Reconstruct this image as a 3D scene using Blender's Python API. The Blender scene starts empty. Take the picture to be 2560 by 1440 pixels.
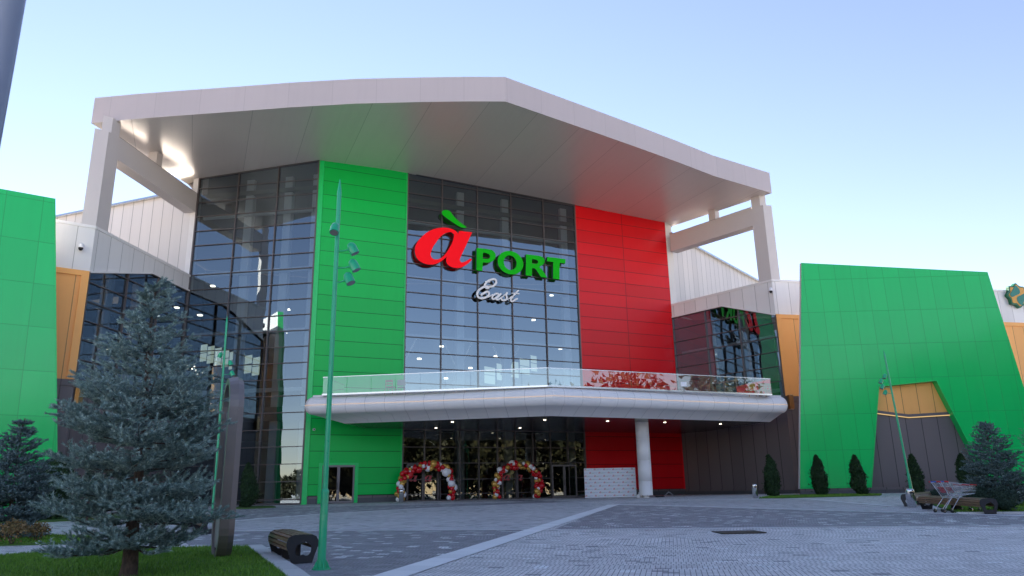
import bpy, math, random
import numpy as np
from mathutils import Vector, Matrix
random.seed(7); RNG = np.random.default_rng(7)
SC = bpy.context.scene
COL = SC.collection
rad = math.radians

# ------------------------------------------------------------------ camera model (solved from the photograph)
F_PX, PITCH, ROLL, CAM_H = 1847.1, rad(15.27), rad(-1.09), 1.4
cp, sp = math.cos(PITCH), math.sin(PITCH)
RX = np.array([[1, 0, 0], [0, -sp, -cp], [0, cp, -sp]], float)
cr, sr = math.cos(ROLL), math.sin(ROLL)
RC = RX @ np.array([[cr, -sr, 0], [sr, cr, 0], [0, 0, 1]], float)
CAM = np.array([0, 0, CAM_H])
SLOPE, YB = 0.0155, 50.5          # the plaza rises gently to the building, level from there on
ZB = SLOPE * YB

def ray(x, y):
    return RC @ np.array([(x - 1280) / F_PX, -(y - 720) / F_PX, -1.0])
def hit(x, y, p, n):
    d = ray(x, y); p = np.asarray(p, float); n = np.asarray(n, float)
    return CAM + d * (((p - CAM) @ n) / (d @ n))
def gz(y):
    return 0.0 if y < 0 else (SLOPE * y if y < YB else ZB)
def gnd(x, y):
    p = hit(x, y, (0, 0, 0), (0, -SLOPE, 1))
    if p[1] > YB: p = hit(x, y, (0, 0, ZB), (0, 0, 1))
    return p
def atz(x, y, z):
    return hit(x, y, (0, 0, z), (0, 0, 1))
def aty(x, y, Y):
    return hit(x, y, (0, Y, 0), (0, 1, 0))

class Plane:                       # a vertical wall plane: u runs along it (metres), z is height, off = metres towards the plaza
    def __init__(s, p, deg):
        s.p = np.array([p[0], p[1], 0.0]); a = rad(deg)
        s.u = np.array([math.cos(a), math.sin(a), 0]); s.n = np.array([math.sin(a), -math.cos(a), 0])
        if s.n @ (CAM - s.p) < 0: s.n = -s.n
    def pt(s, u, z, off=0.0):
        q = s.p + s.u * u + s.n * off
        return np.array([q[0], q[1], z])
    def uz(s, x, y, off=0.0):
        q = hit(x, y, s.p + s.n * off, s.n)
        return float((q - s.p) @ s.u), float(q[2])

# ------------------------------------------------------------------ mesh builder
class MB:
    def __init__(s): s.v = []; s.f = []; s.m = []; s.uv = []; s.sm = []
    def face(s, pts, mi=0, uv=None, smooth=False):
        b = len(s.v); s.v.extend([tuple(map(float, p)) for p in pts])
        s.f.append(list(range(b, b + len(pts)))); s.m.append(mi); s.sm.append(smooth)
        s.uv.append(uv if uv is not None else [(0.0, 0.0)] * len(pts))
    def mesh(s, vs, fs, mi=0, smooth=False, uvs=None):
        b = len(s.v); s.v.extend([tuple(map(float, p)) for p in vs])
        for k, f in enumerate(fs):
            s.f.append([b + i for i in f]); s.m.append(mi); s.sm.append(smooth)
            s.uv.append([uvs[i] for i in f] if uvs is not None else [(0.0, 0.0)] * len(f))
    def prism(s, poly, d, mi=0, uv=None, mside=None):      # polygon pts pushed along vector d
        n = len(poly); d = np.asarray(d, float); P = [np.asarray(p, float) for p in poly]; Q = [p + d for p in P]
        ms = mi if mside is None else mside
        s.face(P, mi, uv); s.face(Q[::-1], ms, None if uv is None else uv[::-1])
        for i in range(n):
            j = (i + 1) % n
            s.face([P[i], Q[i], Q[j], P[j]], ms, None if uv is None else [uv[i], uv[i], uv[j], uv[j]])
    def box(s, c, ax, ay, az, mi=0):                         # centre and three half-axis vectors
        c, ax, ay, az = [np.asarray(t, float) for t in (c, ax, ay, az)]
        P = [c + i * ax + j * ay + k * az for k in (-1, 1) for j in (-1, 1) for i in (-1, 1)]
        s.mesh(P, [(0, 2, 3, 1), (4, 5, 7, 6), (0, 1, 5, 4), (2, 6, 7, 3), (0, 4, 6, 2), (1, 3, 7, 5)], mi)
    def abox(s, x0, x1, y0, y1, z0, z1, mi=0):
        s.box(((x0 + x1) / 2, (y0 + y1) / 2, (z0 + z1) / 2), ((x1 - x0) / 2, 0, 0), (0, (y1 - y0) / 2, 0), (0, 0, (z1 - z0) / 2), mi)
    def tube(s, path, r, seg=8, mi=0, caps=True, smooth=True):
        path = [np.asarray(p, float) for p in path]; n = len(path)
        rs = r if hasattr(r, '__len__') else [r] * n
        t0 = path[1] - path[0]; t0 /= np.linalg.norm(t0)
        a = np.array([0, 0, 1.0]) if abs(t0[2]) < .9 else np.array([1.0, 0, 0])
        nrm = np.cross(t0, a); nrm /= np.linalg.norm(nrm); vs = []
        for i in range(n):
            t = path[min(i + 1, n - 1)] - path[max(i - 1, 0)]; t /= (np.linalg.norm(t) + 1e-12)
            nrm = nrm - t * (nrm @ t); nrm /= (np.linalg.norm(nrm) + 1e-12); b = np.cross(t, nrm)
            for k in range(seg):
                w = 2 * math.pi * k / seg; vs.append(path[i] + rs[i] * (math.cos(w) * nrm + math.sin(w) * b))
        fs = [(i * seg + k, i * seg + (k + 1) % seg, (i + 1) * seg + (k + 1) % seg, (i + 1) * seg + k) for i in range(n - 1) for k in range(seg)]
        s.mesh(vs, fs, mi, smooth)
        if caps:
            s.face(vs[:seg][::-1], mi); s.face(vs[-seg:], mi)
    def lathe(s, c, prof, seg=20, mi=0, smooth=True, axis=None):  # prof: (r, h) about the z axis at c
        c = np.asarray(c, float)
        if axis is None: ex, ey, ez = np.eye(3)
        else:
            ez = np.asarray(axis, float); ez /= np.linalg.norm(ez)
            ex = np.cross(ez, (0, 0, 1.0) if abs(ez[2]) < .9 else (1.0, 0, 0)); ex /= np.linalg.norm(ex); ey = np.cross(ez, ex)
        vs = [c + r * (math.cos(2 * math.pi * k / seg) * ex + math.sin(2 * math.pi * k / seg) * ey) + h * ez for r, h in prof for k in range(seg)]
        fs = [(i * seg + k, i * seg + (k + 1) % seg, (i + 1) * seg + (k + 1) % seg, (i + 1) * seg + k) for i in range(len(prof) - 1) for k in range(seg)]
        s.mesh(vs, fs, mi, smooth); s.face(vs[:seg][::-1], mi); s.face(vs[-seg:], mi)
    def build(s, name, mats, parent=None, org=None):
        me = bpy.data.meshes.new(name)
        v = s.v
        if org is not None: v = [(p[0] - org[0], p[1] - org[1], p[2] - org[2]) for p in v]
        me.from_pydata(v, [], s.f)
        for m in (mats if isinstance(mats, (list, tuple)) else [mats]): me.materials.append(m)
        me.polygons.foreach_set('material_index', s.m); me.polygons.foreach_set('use_smooth', s.sm)
        ul = me.uv_layers.new(name='UVMap')
        ul.data.foreach_set('uv', [c for f in s.uv for q in f for c in q])
        me.update()
        o = bpy.data.objects.new(name, me); COL.objects.link(o)
        if org is not None and parent is None: o.location = org
        if parent is not None: o.parent = parent
        return o

def weld(o, angle):
    import bmesh
    b = bmesh.new(); b.from_mesh(o.data); bmesh.ops.remove_doubles(b, verts=b.verts, dist=.0005)
    for f in b.faces: f.smooth = True
    for e in b.edges: e.smooth = not (len(e.link_faces) == 2 and e.calc_face_angle(0) > rad(angle))
    b.to_mesh(o.data); b.free(); o.data.update()
def tag(o, label=None, cat=None, group=None, kind=None):
    if label: o['label'] = label
    if cat: o['category'] = cat
    if group: o['group'] = group
    if kind: o['kind'] = kind
    return o
def thing(name, loc, label, cat, group=None, rz=0.0):
    o = bpy.data.objects.new(name, None); COL.objects.link(o); o.location = tuple(map(float, loc)); o.rotation_euler = (0, 0, rz)
    o.empty_display_size = .3
    return tag(o, label, cat, group)
def structure(name, mb, mats):
    return tag(mb.build(name, mats), kind='structure')
def copy_tree(o, parent=None):
    c = o.copy(); COL.objects.link(c)
    if parent is not None: c.parent = parent
    for ch in [x for x in COL.objects if x.parent is o]: copy_tree(ch, c)
    return c

# ------------------------------------------------------------------ materials
def lin(r, g, b):
    f = lambda c: (c / 255 / 12.92) if c / 255 <= .04045 else ((c / 255 + .055) / 1.055) ** 2.4
    return (f(r), f(g), f(b), 1)
class NT:
    def __init__(s, name):
        s.mat = bpy.data.materials.new(name); s.mat.use_nodes = True; s.t = s.mat.node_tree; s.t.nodes.clear()
        s.out = s.t.nodes.new('ShaderNodeOutputMaterial')
    def n(s, typ, **kw):
        nd = s.t.nodes.new(typ); ins = kw.pop('ins', {})
        for k, v in kw.items(): setattr(nd, k, v)
        for k, v in ins.items(): s.set(nd.inputs[k], v)
        return nd
    def set(s, sock, v):
        if isinstance(v, bpy.types.NodeSocket): s.t.links.new(v, sock)
        elif v is not None: sock.default_value = v
    def math(s, op, a, b=None, c=None):
        nd = s.n('ShaderNodeMath', operation=op); s.set(nd.inputs[0], a)
        if b is not None: s.set(nd.inputs[1], b)
        if c is not None: s.set(nd.inputs[2], c)
        return nd.outputs[0]
    def mix(s, fac, a, b, blend='MIX'):
        nd = s.n('ShaderNodeMix', data_type='RGBA', blend_type=blend); s.set(nd.inputs[0], fac); s.set(nd.inputs[6], a); s.set(nd.inputs[7], b)
        return nd.outputs[2]
    def noise(s, vec, scale, detail=4, rough=.55):
        nd = s.n('ShaderNodeTexNoise', ins={'Scale': scale, 'Detail': detail, 'Roughness': rough}); s.set(nd.inputs['Vector'], vec); return nd.outputs[0]
    def ramp(s, fac, stops, interp='LINEAR'):
        nd = s.n('ShaderNodeValToRGB'); s.set(nd.inputs[0], fac); cr_ = nd.color_ramp; cr_.interpolation = interp
        while len(cr_.elements) < len(stops): cr_.elements.new(.5)
        for e, (p, c) in zip(cr_.elements, stops): e.position = p; e.color = c
        return nd.outputs[0]
    def bump(s, h, strength=.3, dist=.02):
        return s.n('ShaderNodeBump', ins={'Height': h, 'Strength': strength, 'Distance': dist}).outputs[0]
    def principled(s, **ins):
        nd = s.n('ShaderNodeBsdfPrincipled')
        for k, v in ins.items(): s.set(nd.inputs[k.replace('_', ' ')], v)
        s.t.links.new(nd.outputs[0], s.out.inputs[0]); return nd
    @property
    def obj(s): return s.n('ShaderNodeTexCoord').outputs['Object']
    @property
    def uvc(s): return s.n('ShaderNodeTexCoord').outputs['UV']

def grey(v, r=None, b=None): return (v if r is None else r, v, v if b is None else b, 1)
def simple(name, col, rough=.5, metal=0.0, var=.12, scale=6.0, bump=0.0, spec=.5, coat=0.0):
    t = NT(name); n = t.noise(t.obj, scale)
    lo = tuple(c * (1 - var) for c in col[:3]) + (1,); hi = tuple(min(1, c * (1 + var)) for c in col[:3]) + (1,)
    c = t.mix(n, lo, hi); rn = t.math('ADD', t.math('MULTIPLY', t.noise(t.obj, scale * 2.3), .16), rough - .08)
    p = t.principled(Base_Color=c, Roughness=rn, Metallic=metal, Specular_IOR_Level=spec, Coat_Weight=coat)
    if bump: t.set(p.inputs['Normal'], t.bump(t.noise(t.obj, scale * 6), bump, .01))
    return t.mat
def panel(name, col, rough=.3, su=None, sv=None, u0=0.0, v0=0.0, w=.035, groove=.35, metal=0.0, spec=.5, var=.07, skew=0.0, coarse=0.0):
    """flat cladding panels with open joints: joints every su metres along, every sv metres up"""
    t = NT(name); sep = t.n('ShaderNodeSeparateXYZ'); t.set(sep.inputs[0], t.uvc)
    U, V = sep.outputs[0], sep.outputs[1]; line = None; cell = None
    if skew: U = t.math('ADD', U, t.math('MULTIPLY', V, skew))
    for c, st, o in ((U, su, u0), (V, sv, v0)):
        if not st: continue
        q = t.math('DIVIDE', t.math('SUBTRACT', c, o), st)
        d = t.math('MULTIPLY', t.math('ABSOLUTE', t.math('SUBTRACT', t.math('FRACT', t.math('ADD', q, .5)), .5)), st)
        m = t.math('LESS_THAN', d, w / 2)
        line = m if line is None else t.math('MAXIMUM', line, m)
        fl = t.math('FLOOR', q); cell = fl if cell is None else t.math('ADD', t.math('MULTIPLY', cell, 17.31), fl)
    base = col
    if cell is not None:
        wn = t.n('ShaderNodeTexWhiteNoise', noise_dimensions='1D'); t.set(wn.inputs['W'], cell)
        base = t.mix(wn.outputs[0], tuple(c * (1 - var) for c in col[:3]) + (1,), tuple(min(1, c * (1 + var)) for c in col[:3]) + (1,))
    dirt = t.noise(t.obj, .35, 5, .65)
    base = t.mix(t.math('MULTIPLY', dirt, .18), base, tuple(c * .72 for c in col[:3]) + (1,))
    stv = t.n('ShaderNodeMapping', ins={'Scale': (2.2, .10, 1)}); t.set(stv.inputs[0], t.uvc)
    base = t.mix(t.math('MULTIPLY', t.ramp(t.noise(stv.outputs[0], 1.0, 5, .7), [(.5, grey(0)), (.8, grey(1))]), .16), base, tuple(c * .6 for c in col[:3]) + (1,))
    if coarse: base = t.mix(t.math('MULTIPLY', t.noise(t.obj, 60, 2), coarse), base, tuple(c * .6 for c in col[:3]) + (1,))
    if line is not None: base = t.mix(line, base, tuple(c * groove for c in col[:3]) + (1,))
    r = t.math('ADD', t.math('MULTIPLY', t.noise(t.obj, 1.7, 4), .10), rough - .05)
    p = t.principled(Base_Color=base, Roughness=r, Metallic=metal, Specular_IOR_Level=spec)
    h = t.math('MULTIPLY', t.noise(t.obj, .5, 2), .6)
    if line is not None: h = t.math('SUBTRACT', h, line)
    t.set(p.inputs['Normal'], t.bump(h, .22, .03))
    return t.mat
def glass_mat(name, tint=(.38, .43, .45), refl=.15, pane=(2.9, 1.076), wav=.010, tilt=.006, rtint=(.70, .87, 1.0)):
    t = NT(name); uv = t.uvc; sep = t.n('ShaderNodeSeparateXYZ'); t.set(sep.inputs[0], uv)
    cu = t.math('FLOOR', t.math('DIVIDE', sep.outputs[0], pane[0])); cv = t.math('FLOOR', t.math('DIVIDE', t.math('SUBTRACT', sep.outputs[1], 10.76), pane[1]))
    cmb = t.n('ShaderNodeCombineXYZ'); t.set(cmb.inputs[0], cu); t.set(cmb.inputs[1], cv)
    wn = t.n('ShaderNodeTexWhiteNoise', noise_dimensions='3D'); t.set(wn.inputs['Vector'], cmb.outputs[0])
    nz = t.n('ShaderNodeTexNoise', ins={'Scale': .55, 'Detail': 1.5}); t.set(nz.inputs['Vector'], t.obj)
    def centred(c, k):
        a = t.n('ShaderNodeVectorMath', operation='SUBTRACT'); t.set(a.inputs[0], c); a.inputs[1].default_value = (.5, .5, .5)
        b = t.n('ShaderNodeVectorMath', operation='SCALE'); t.set(b.inputs[0], a.outputs[0]); b.inputs['Scale'].default_value = k; return b.outputs[0]
    g = t.n('ShaderNodeNewGeometry')
    a1 = t.n('ShaderNodeVectorMath', operation='ADD'); t.set(a1.inputs[0], centred(wn.outputs[1], tilt)); t.set(a1.inputs[1], centred(nz.outputs[1], wav))
    a2 = t.n('ShaderNodeVectorMath', operation='ADD'); t.set(a2.inputs[0], g.outputs['Normal']); t.set(a2.inputs[1], a1.outputs[0])
    nm = t.n('ShaderNodeVectorMath', operation='NORMALIZE'); t.set(nm.inputs[0], a2.outputs[0])
    fr = t.n('ShaderNodeFresnel', ins={'IOR': 1.5}); t.set(fr.inputs['Normal'], nm.outputs[0])
    fac = t.math('MINIMUM', t.math('ADD', t.math('MULTIPLY', fr.outputs[0], 1.3), refl), .95)
    tr = t.n('ShaderNodeBsdfTransparent', ins={'Color': tint + (1,)})
    gl = t.n('ShaderNodeBsdfGlossy', ins={'Color': rtint + (1,), 'Roughness': .0}); t.set(gl.inputs['Normal'], nm.outputs[0])
    mx = t.n('ShaderNodeMixShader'); t.set(mx.inputs[0], fac); t.set(mx.inputs[1], tr.outputs[0]); t.set(mx.inputs[2], gl.outputs[0])
    t.t.links.new(mx.outputs[0], t.out.inputs[0]); return t.mat
def emit(name, col, s):
    t = NT(name); n = t.noise(t.obj, 3.0); c = t.mix(t.math('MULTIPLY', n, .3), col, tuple(x * .8 for x in col[:3]) + (1,))
    e = t.n('ShaderNodeEmission', ins={'Strength': s}); t.set(e.inputs[0], c); t.t.links.new(e.outputs[0], t.out.inputs[0]); return t.mat
def paving(name, ang, stops, mort, bw=.2, bh=.1, band=False):
    """running-bond pavers; stops = constant colour ramp over a random number per paver"""
    t = NT(name); mp = t.n('ShaderNodeMapping', ins={'Rotation': (0, 0, rad(-ang))}); t.set(mp.inputs[0], t.obj)
    sep = t.n('ShaderNodeSeparateXYZ'); t.set(sep.inputs[0], mp.outputs[0])
    r = t.math('DIVIDE', sep.outputs[1], bh); row = t.math('FLOOR', r)
    rw = t.n('ShaderNodeTexWhiteNoise', noise_dimensions='1D'); t.set(rw.inputs['W'], row)
    cc = t.math('ADD', t.math('DIVIDE', sep.outputs[0], bw), t.math('MULTIPLY', t.math('FLOOR', t.math('MULTIPLY', rw.outputs[0], 6)), 1 / 6)); colm = t.math('FLOOR', cc)
    cmb = t.n('ShaderNodeCombineXYZ'); t.set(cmb.inputs[0], row); t.set(cmb.inputs[1], colm)
    wn = t.n('ShaderNodeTexWhiteNoise', noise_dimensions='3D'); t.set(wn.inputs['Vector'], cmb.outputs[0])
    base = t.ramp(wn.outputs[0], stops, 'CONSTANT')
    def edge(f, size, w):
        d = t.math('MULTIPLY', t.math('SUBTRACT', .5, t.math('ABSOLUTE', t.math('SUBTRACT', t.math('FRACT', f), .5))), size)
        return t.math('LESS_THAN', d, w)
    m = t.math('MAXIMUM', edge(r, bh, .0045), edge(t.math('MULTIPLY', cc, 3.0), bw / 3, .0055))
    sp_ = t.n('ShaderNodeSeparateColor'); t.set(sp_.inputs[0], wn.outputs[1])
    base = t.mix(t.math('MULTIPLY', sp_.outputs[1], .22), base, grey(.12, b=.13))
    st = t.ramp(t.noise(t.obj, .16, 6, .62), [(.35, grey(.90)), (.62, grey(1.04))])
    base = t.mix(1.0, base, st, 'MULTIPLY')
    st2 = t.ramp(t.noise(t.obj, 2.1, 5, .7), [(.30, grey(.86)), (.6, grey(1.03))])
    base = t.mix(1.0, base, st2, 'MULTIPLY')
    base = t.mix(m, base, mort)
    p = t.principled(Base_Color=base, Roughness=t.math('ADD', t.math('MULTIPLY', sp_.outputs[2], .2), .62), Specular_IOR_Level=.35)
    t.set(p.inputs['Normal'], t.bump(t.math('ADD', t.math('MULTIPLY', m, -1.0), t.math('MULTIPLY', t.noise(t.obj, 90, 2), .4)), .35, .004))
    return t.mat
def leafmat(name, stops, scale=1.3, rough=.6, trans=0.0):
    t = NT(name); g = t.n('ShaderNodeNewGeometry'); ri = g.outputs['Random Per Island']
    n = t.noise(t.obj, scale, 3); f = t.math('ADD', t.math('MULTIPLY', ri, .55), t.math('MULTIPLY', n, .45))
    c = t.ramp(f, stops); t.principled(Base_Color=c, Roughness=rough, Specular_IOR_Level=.3)
    return t.mat

GREEN = (.001, .50, .078, 1); RED = (.74, .003, .010, 1); ORANGE = (.94, .44, .115, 1); GREYB = (.145, .120, .120, 1); WHITE = (.78, .76, .75, 1)
M = {}
M['green_a'] = panel('green cladding long panels', GREEN, .30, None, 1.03, 0, .91, .045, spec=.28)
M['green_w'] = panel('green cladding wall panels', (.003, .57, .125, 1), .17, 1.065, 2.275, .9, 1.205, .03, groove=.66, spec=.4, var=.035)
M['green_e'] = panel('green cladding end wall', (.003, .57, .125, 1), .17, 1.6, 2.2, .3, .9, .03, groove=.66, skew=.03)
M['green_trim'] = simple('green painted trim', (.003, .57, .125, 1), .3)
M['red'] = panel('red cladding long panels', RED, .34, 4.50, 1.03, 20.56, .02, .05, groove=.4, spec=.3)
M['red_trim'] = simple('red painted trim', RED, .35)
M['orange'] = panel('orange cladding', ORANGE, .5, 1.02, None, .4, 0, .045, groove=.4)
M['orange_c'] = panel('orange corner trim', ORANGE, .5)
M['greyb'] = panel('brown grey cladding', GREYB, .5, 1.02, None, .4, 0, .05, groove=.3)
M['white'] = panel('white composite cladding', WHITE, .42, 1.1, None, .25, 0, .035, groove=.45)
M['gable'] = panel('white gable cladding', (.74, .70, .68, 1), .45, .98, None, .3, 0, .05, groove=.4)
M['wtrim'] = simple('white painted metal', (.78, .755, .745, 1), .4, var=.04, scale=2)
M['post'] = panel('white post cladding', (.64, .59, .575, 1), .38, None, 3.1, 0, 1.0, .03, groove=.6)
M['fascia'] = panel('brushed silver fascia', (.50, .445, .455, 1), .42, 2.65, None, 1.0, 0, .03, metal=.1, groove=.8, var=.02)
M['soffit'] = panel('brushed silver soffit', (.74, .69, .655, 1), .38, 3.32, None, 1.46, 0, .04, metal=.22, groove=.68, var=.03)
M['canopy'] = panel('white curved canopy cladding', (.86, .83, .82, 1), .36, 1.2, None, 0, 0, .028, groove=.62, var=.02)
M['canopy_s'] = panel('dark satin canopy soffit', (.13, .125, .13, 1), .22, 3.2, None, 0, 0, .03, metal=.5, groove=.6, var=.03)
M['roofing'] = simple('pale roofing membrane', (.15, .128, .102, 1), .9, var=.06, scale=.6, spec=0.0)
M['plinth'] = panel('grey granite plinth', (.085, .087, .095, 1), .45, .9, None, 0, 0, .02, coarse=.5)
M['frame'] = simple('dark bronze window frame', (.12, .10, .10, 1), .4, .3, var=.1)
M['doorframe'] = simple('grey aluminium door frame', (.20, .18, .185, 1), .4, .3, var=.06)
M['glass'] = glass_mat('tinted curtain wall glass')
M['glass_side'] = glass_mat('tinted curtain wall glass of the wings', (.28, .33, .36), .11, (3.2, 1.076), .018, .006)
M['glass_door'] = glass_mat('entrance glass', (.36, .38, .38), .10, (2.87, 1.076), .014, .006, (.62, .66, .60))
M['rail_glass'] = glass_mat('clear railing glass', (.86, .93, .90), .10, (1.45, 3.0), .012, .006, (.9, .97, .95))
M['inner_white'] = simple('white interior steel', (.86, .87, .87, 1), .5, var=.05)
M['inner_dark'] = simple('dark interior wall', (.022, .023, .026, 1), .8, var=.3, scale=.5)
M['inner_floor'] = simple('interior floor', (.10, .098, .095, 1), .5)
M['lamp'] = emit('warm white lamp', (1, .88, .70, 1), 1.4)
M['led'] = emit('warm led line', (1, .66, .42, 1), .13)
M['ledy'] = emit('yellow led line', (1, .66, .28, 1), .14)
M['skyglow'] = emit('daylit far window', (.86, 1.0, .84, 1), .13)  # emission stands in for sky seen through the far windows
def litface(name, col, e):
    t = NT(name); c = t.mix(t.noise(t.obj, 2), col, tuple(x * .93 for x in col[:3]) + (1,)); t.principled(Base_Color=c, Roughness=.5, Specular_IOR_Level=.15, Emission_Color=c, Emission_Strength=e); return t.mat
M['signred'] = litface('backlit red sign face', (.80, .001, .008, 1), .07)
M['signgreen'] = litface('backlit green sign face', (.0005, .36, .003, 1), .05)
M['signdark'] = simple('dark sign return', (.010, .020, .012, 1), .4)
M['signdarkr'] = simple('dark red sign return', (.035, .004, .005, 1), .4)
M['signwhite'] = simple('white sign face', (.80, .80, .82, 1), .3, var=.03)
M['lampgreen'] = simple('green lamp post paint', (.008, .42, .19, 1), .3, var=.15, scale=9, coat=.3)
M['lampgrey'] = simple('grey blue lamp post paint', (.23, .26, .33, 1), .35, var=.08)
M['benchblack'] = simple('black powder coated steel', (.012, .014, .020, 1), .45, var=.2)
M['wood'] = (lambda t: (t.principled(Base_Color=t.ramp(t.noise(t.n('ShaderNodeMapping', ins={'Scale': (1, 1, 14), 'Vector': t.obj}).outputs[0], 5, 6, .7), [(.3, (.10, .055, .028, 1)), (.7, (.30, .185, .10, 1))]), Roughness=.5), t.mat)[1])(NT('varnished slat wood'))
M['steel'] = simple('brushed stainless steel', (.62, .62, .63, 1), .22, 1.0, var=.08, scale=8)
M['chrome'] = simple('chromed wire', (.72, .73, .74, 1), .18, 1.0, var=.05)
M['darkglass'] = simple('black plastic', (.01, .01, .012, 1), .3)
M['bronze'] = simple('bronze brushed metal', (.25, .215, .20, 1), .42, .6, var=.05, scale=5)
M['bronze_l'] = simple('pale metal edge', (.36, .33, .34, 1), .34, .6, var=.08, scale=5)
M['rubber'] = simple('dark rubber', (.02, .02, .022, 1), .6)
M['redplastic'] = simple('red plastic', (.55, .015, .02, 1), .35)
M['blueplastic'] = simple('blue plastic', (.02, .10, .50, 1), .35)
M['yellow'] = simple('yellow plastic', (.70, .30, .008, 1), .4)
M['palewood'] = simple('pale beech wood', (.42, .24, .12, 1), .5)
M['greychair'] = simple('grey plastic', (.34, .33, .36, 1), .45)
M['brass'] = simple('brass lamp body', (.32, .20, .075, 1), .35, .6)
M['band'] = panel('pale stone band', (.80, .80, .80, 1), .7, .6, None, 0, 0, .012, groove=.7)
M['kerb'] = panel('pale kerb stone', (.60, .595, .59, 1), .75, .98, None, .3, 0, .016, groove=.45, coarse=.35)
PA = -11.6
M['pave_light'] = paving('light grey pavers', PA, [(0, grey(.76, .79, .75)), (.55, grey(.72, .75, .71)), (.86, grey(.79, .82, .78)), (.925, grey(.90)), (.952, grey(.36, b=.37))], grey(.15), .24, .17)
M['pave_dark'] = paving('blue grey pavers', PA, [(0, grey(.36, .372, .38)), (.5, grey(.32, .33, .34)), (.83, grey(.40, .41, .42)), (.91, grey(.84))], grey(.065), .24, .17)
M['pave_mid'] = paving('mid grey pavers', PA, [(0, grey(.64, .66, .65)), (.45, grey(.59, .61, .60)), (.80, grey(.69, .71, .70)), (.91, grey(.80)), (.95, grey(.28))], grey(.10), .24, .17)
M['soil'] = simple('lawn soil', (.06, .13, .018, 1), .9, var=.5, scale=3)
M['grass'] = leafmat('lawn grass', [(.2, (.06, .15, .012, 1)), (.55, (.14, .32, .03, 1)), (.85, (.26, .40, .06, 1))], .8)
M['spruce'] = leafmat('blue spruce needles', [(.15, (.075, .13, .115, 1)), (.5, (.24, .35, .32, 1)), (.85, (.52, .64, .60, 1))], 2.0, .55)
M['spruce_d'] = leafmat('dark spruce needles', [(.15, (.05, .09, .085, 1)), (.5, (.14, .205, .20, 1)), (.85, (.28, .36, .36, 1))], 2.0, .6)
M['bark'] = (lambda t: (lambda nz: (t.principled(Base_Color=t.ramp(nz, [(.3, (.035, .024, .018, 1)), (.7, (.14, .095, .07, 1))]), Roughness=.9, Normal=t.bump(nz, .9, .03)), t.mat)[1])(t.noise(t.n('ShaderNodeMapping', ins={'Scale': (1, 1, .4), 'Vector': t.obj}).outputs[0], 22, 6, .7)))(NT('spruce bark'))
M['thuja'] = leafmat('thuja foliage', [(.2, (.008, .022, .008, 1)), (.55, (.018, .048, .014, 1)), (.9, (.040, .080, .024, 1))], 3)
M['bush'] = leafmat('clipped bush foliage', [(.2, (.012, .030, .020, 1)), (.6, (.030, .060, .040, 1)), (.9, (.055, .09, .065, 1))], 3)
M['autumn'] = leafmat('autumn shrub leaves', [(.2, (.12, .10, .03, 1)), (.55, (.26, .16, .06, 1)), (.9, (.36, .25, .12, 1))], 3)
M['wood_far'] = leafmat('brown autumn woodland', [(.2, (.010, .013, .006, 1)), (.55, (.026, .027, .011, 1)), (.9, (.065, .052, .024, 1))], .25)
M['bal_red'] = simple('red balloon latex', (.55, .008, .016, 1), .25, var=.05)
M['bal_white'] = simple('white balloon latex', (.86, .85, .88, 1), .3, var=.03)
M['bal_gold'] = simple('gold balloon latex', (.62, .36, .08, 1), .28, .4, var=.06)
M['board'] = simple('white printed board', (.70, .71, .76, 1), .5, var=.02)
M['printred'] = simple('printed red', (.55, .07, .08, 1), .5)
M['printgreen'] = simple('printed green', (.30, .46, .32, 1), .5)
M['printblue'] = simple('printed blue', (.30, .38, .56, 1), .5)
M['teal'] = simple('teal emblem enamel', (.004, .17, .125, 1), .3)
M['rimgreen'] = simple('green emblem rim', (.006, .13, .055, 1), .35)
M['gold'] = simple('gold emblem enamel', (.62, .30, .04, 1), .35)
M['iron'] = simple('weathered iron grate', (.075, .062, .050, 1), .7, .4, var=.5, scale=14)
M['screen'] = (lambda t: (t.principled(Base_Color=t.ramp(t.noise(t.n('ShaderNodeMapping', ins={'Scale': (1.6, 1.6, .5), 'Vector': t.obj}).outputs[0], 1.6, 3), [(.3, (.045, .05, .065, 1)), (.55, (.14, .155, .19, 1)), (.72, (.34, .37, .43, 1))]), Roughness=.12), t.mat)[1])(NT('printed poster behind glass'))

# ------------------------------------------------------------------ wall planes (metres)
CORNER = gnd(752, 1262)
FA = Plane(CORNER, 25.3)                 # entrance facade: green strip, centre glazing, red wall
FB = Plane(CORNER, -8.8)                 # tall glazing left of the corner
BL = FB.pt(-9.05, 0)
C2 = Plane(BL, 83.6)                     # left wing, glazed return
C2U = -9.97
C1 = Plane(C2.pt(C2U, 0), 36.2)          # left wing, front
EW = Plane(gnd(96, 1292), 36.1)          # left green end wall
RR = FA.pt(29.5, 0)
D1 = Plane(RR, -50.0); D1U = 9.42        # right wing, glazed return
D2 = Plane(D1.pt(D1U, 0), 12.6)          # right wing, front
FW = Plane(gnd(2000, 1237), -2.0)        # right green end wall
ZR, ZT = 16.02, 24.0                     # wing parapet, main roof soffit
GRID = [10.76 + 1.076 * k for k in range(-9, 13)]

bld = thing('shopping_centre', (CORNER[0], CORNER[1], ZB), 'large shopping centre with green, red and glass front under a white overhanging roof', 'building')
BORG = (CORNER[0], CORNER[1], ZB)
def part(mb, name, mats, parent=bld, label=None, merge=None):
    o = mb.build(name, mats, parent, BORG)
    if merge: weld(o, merge)
    if label: o['label'] = label
    return o

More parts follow.
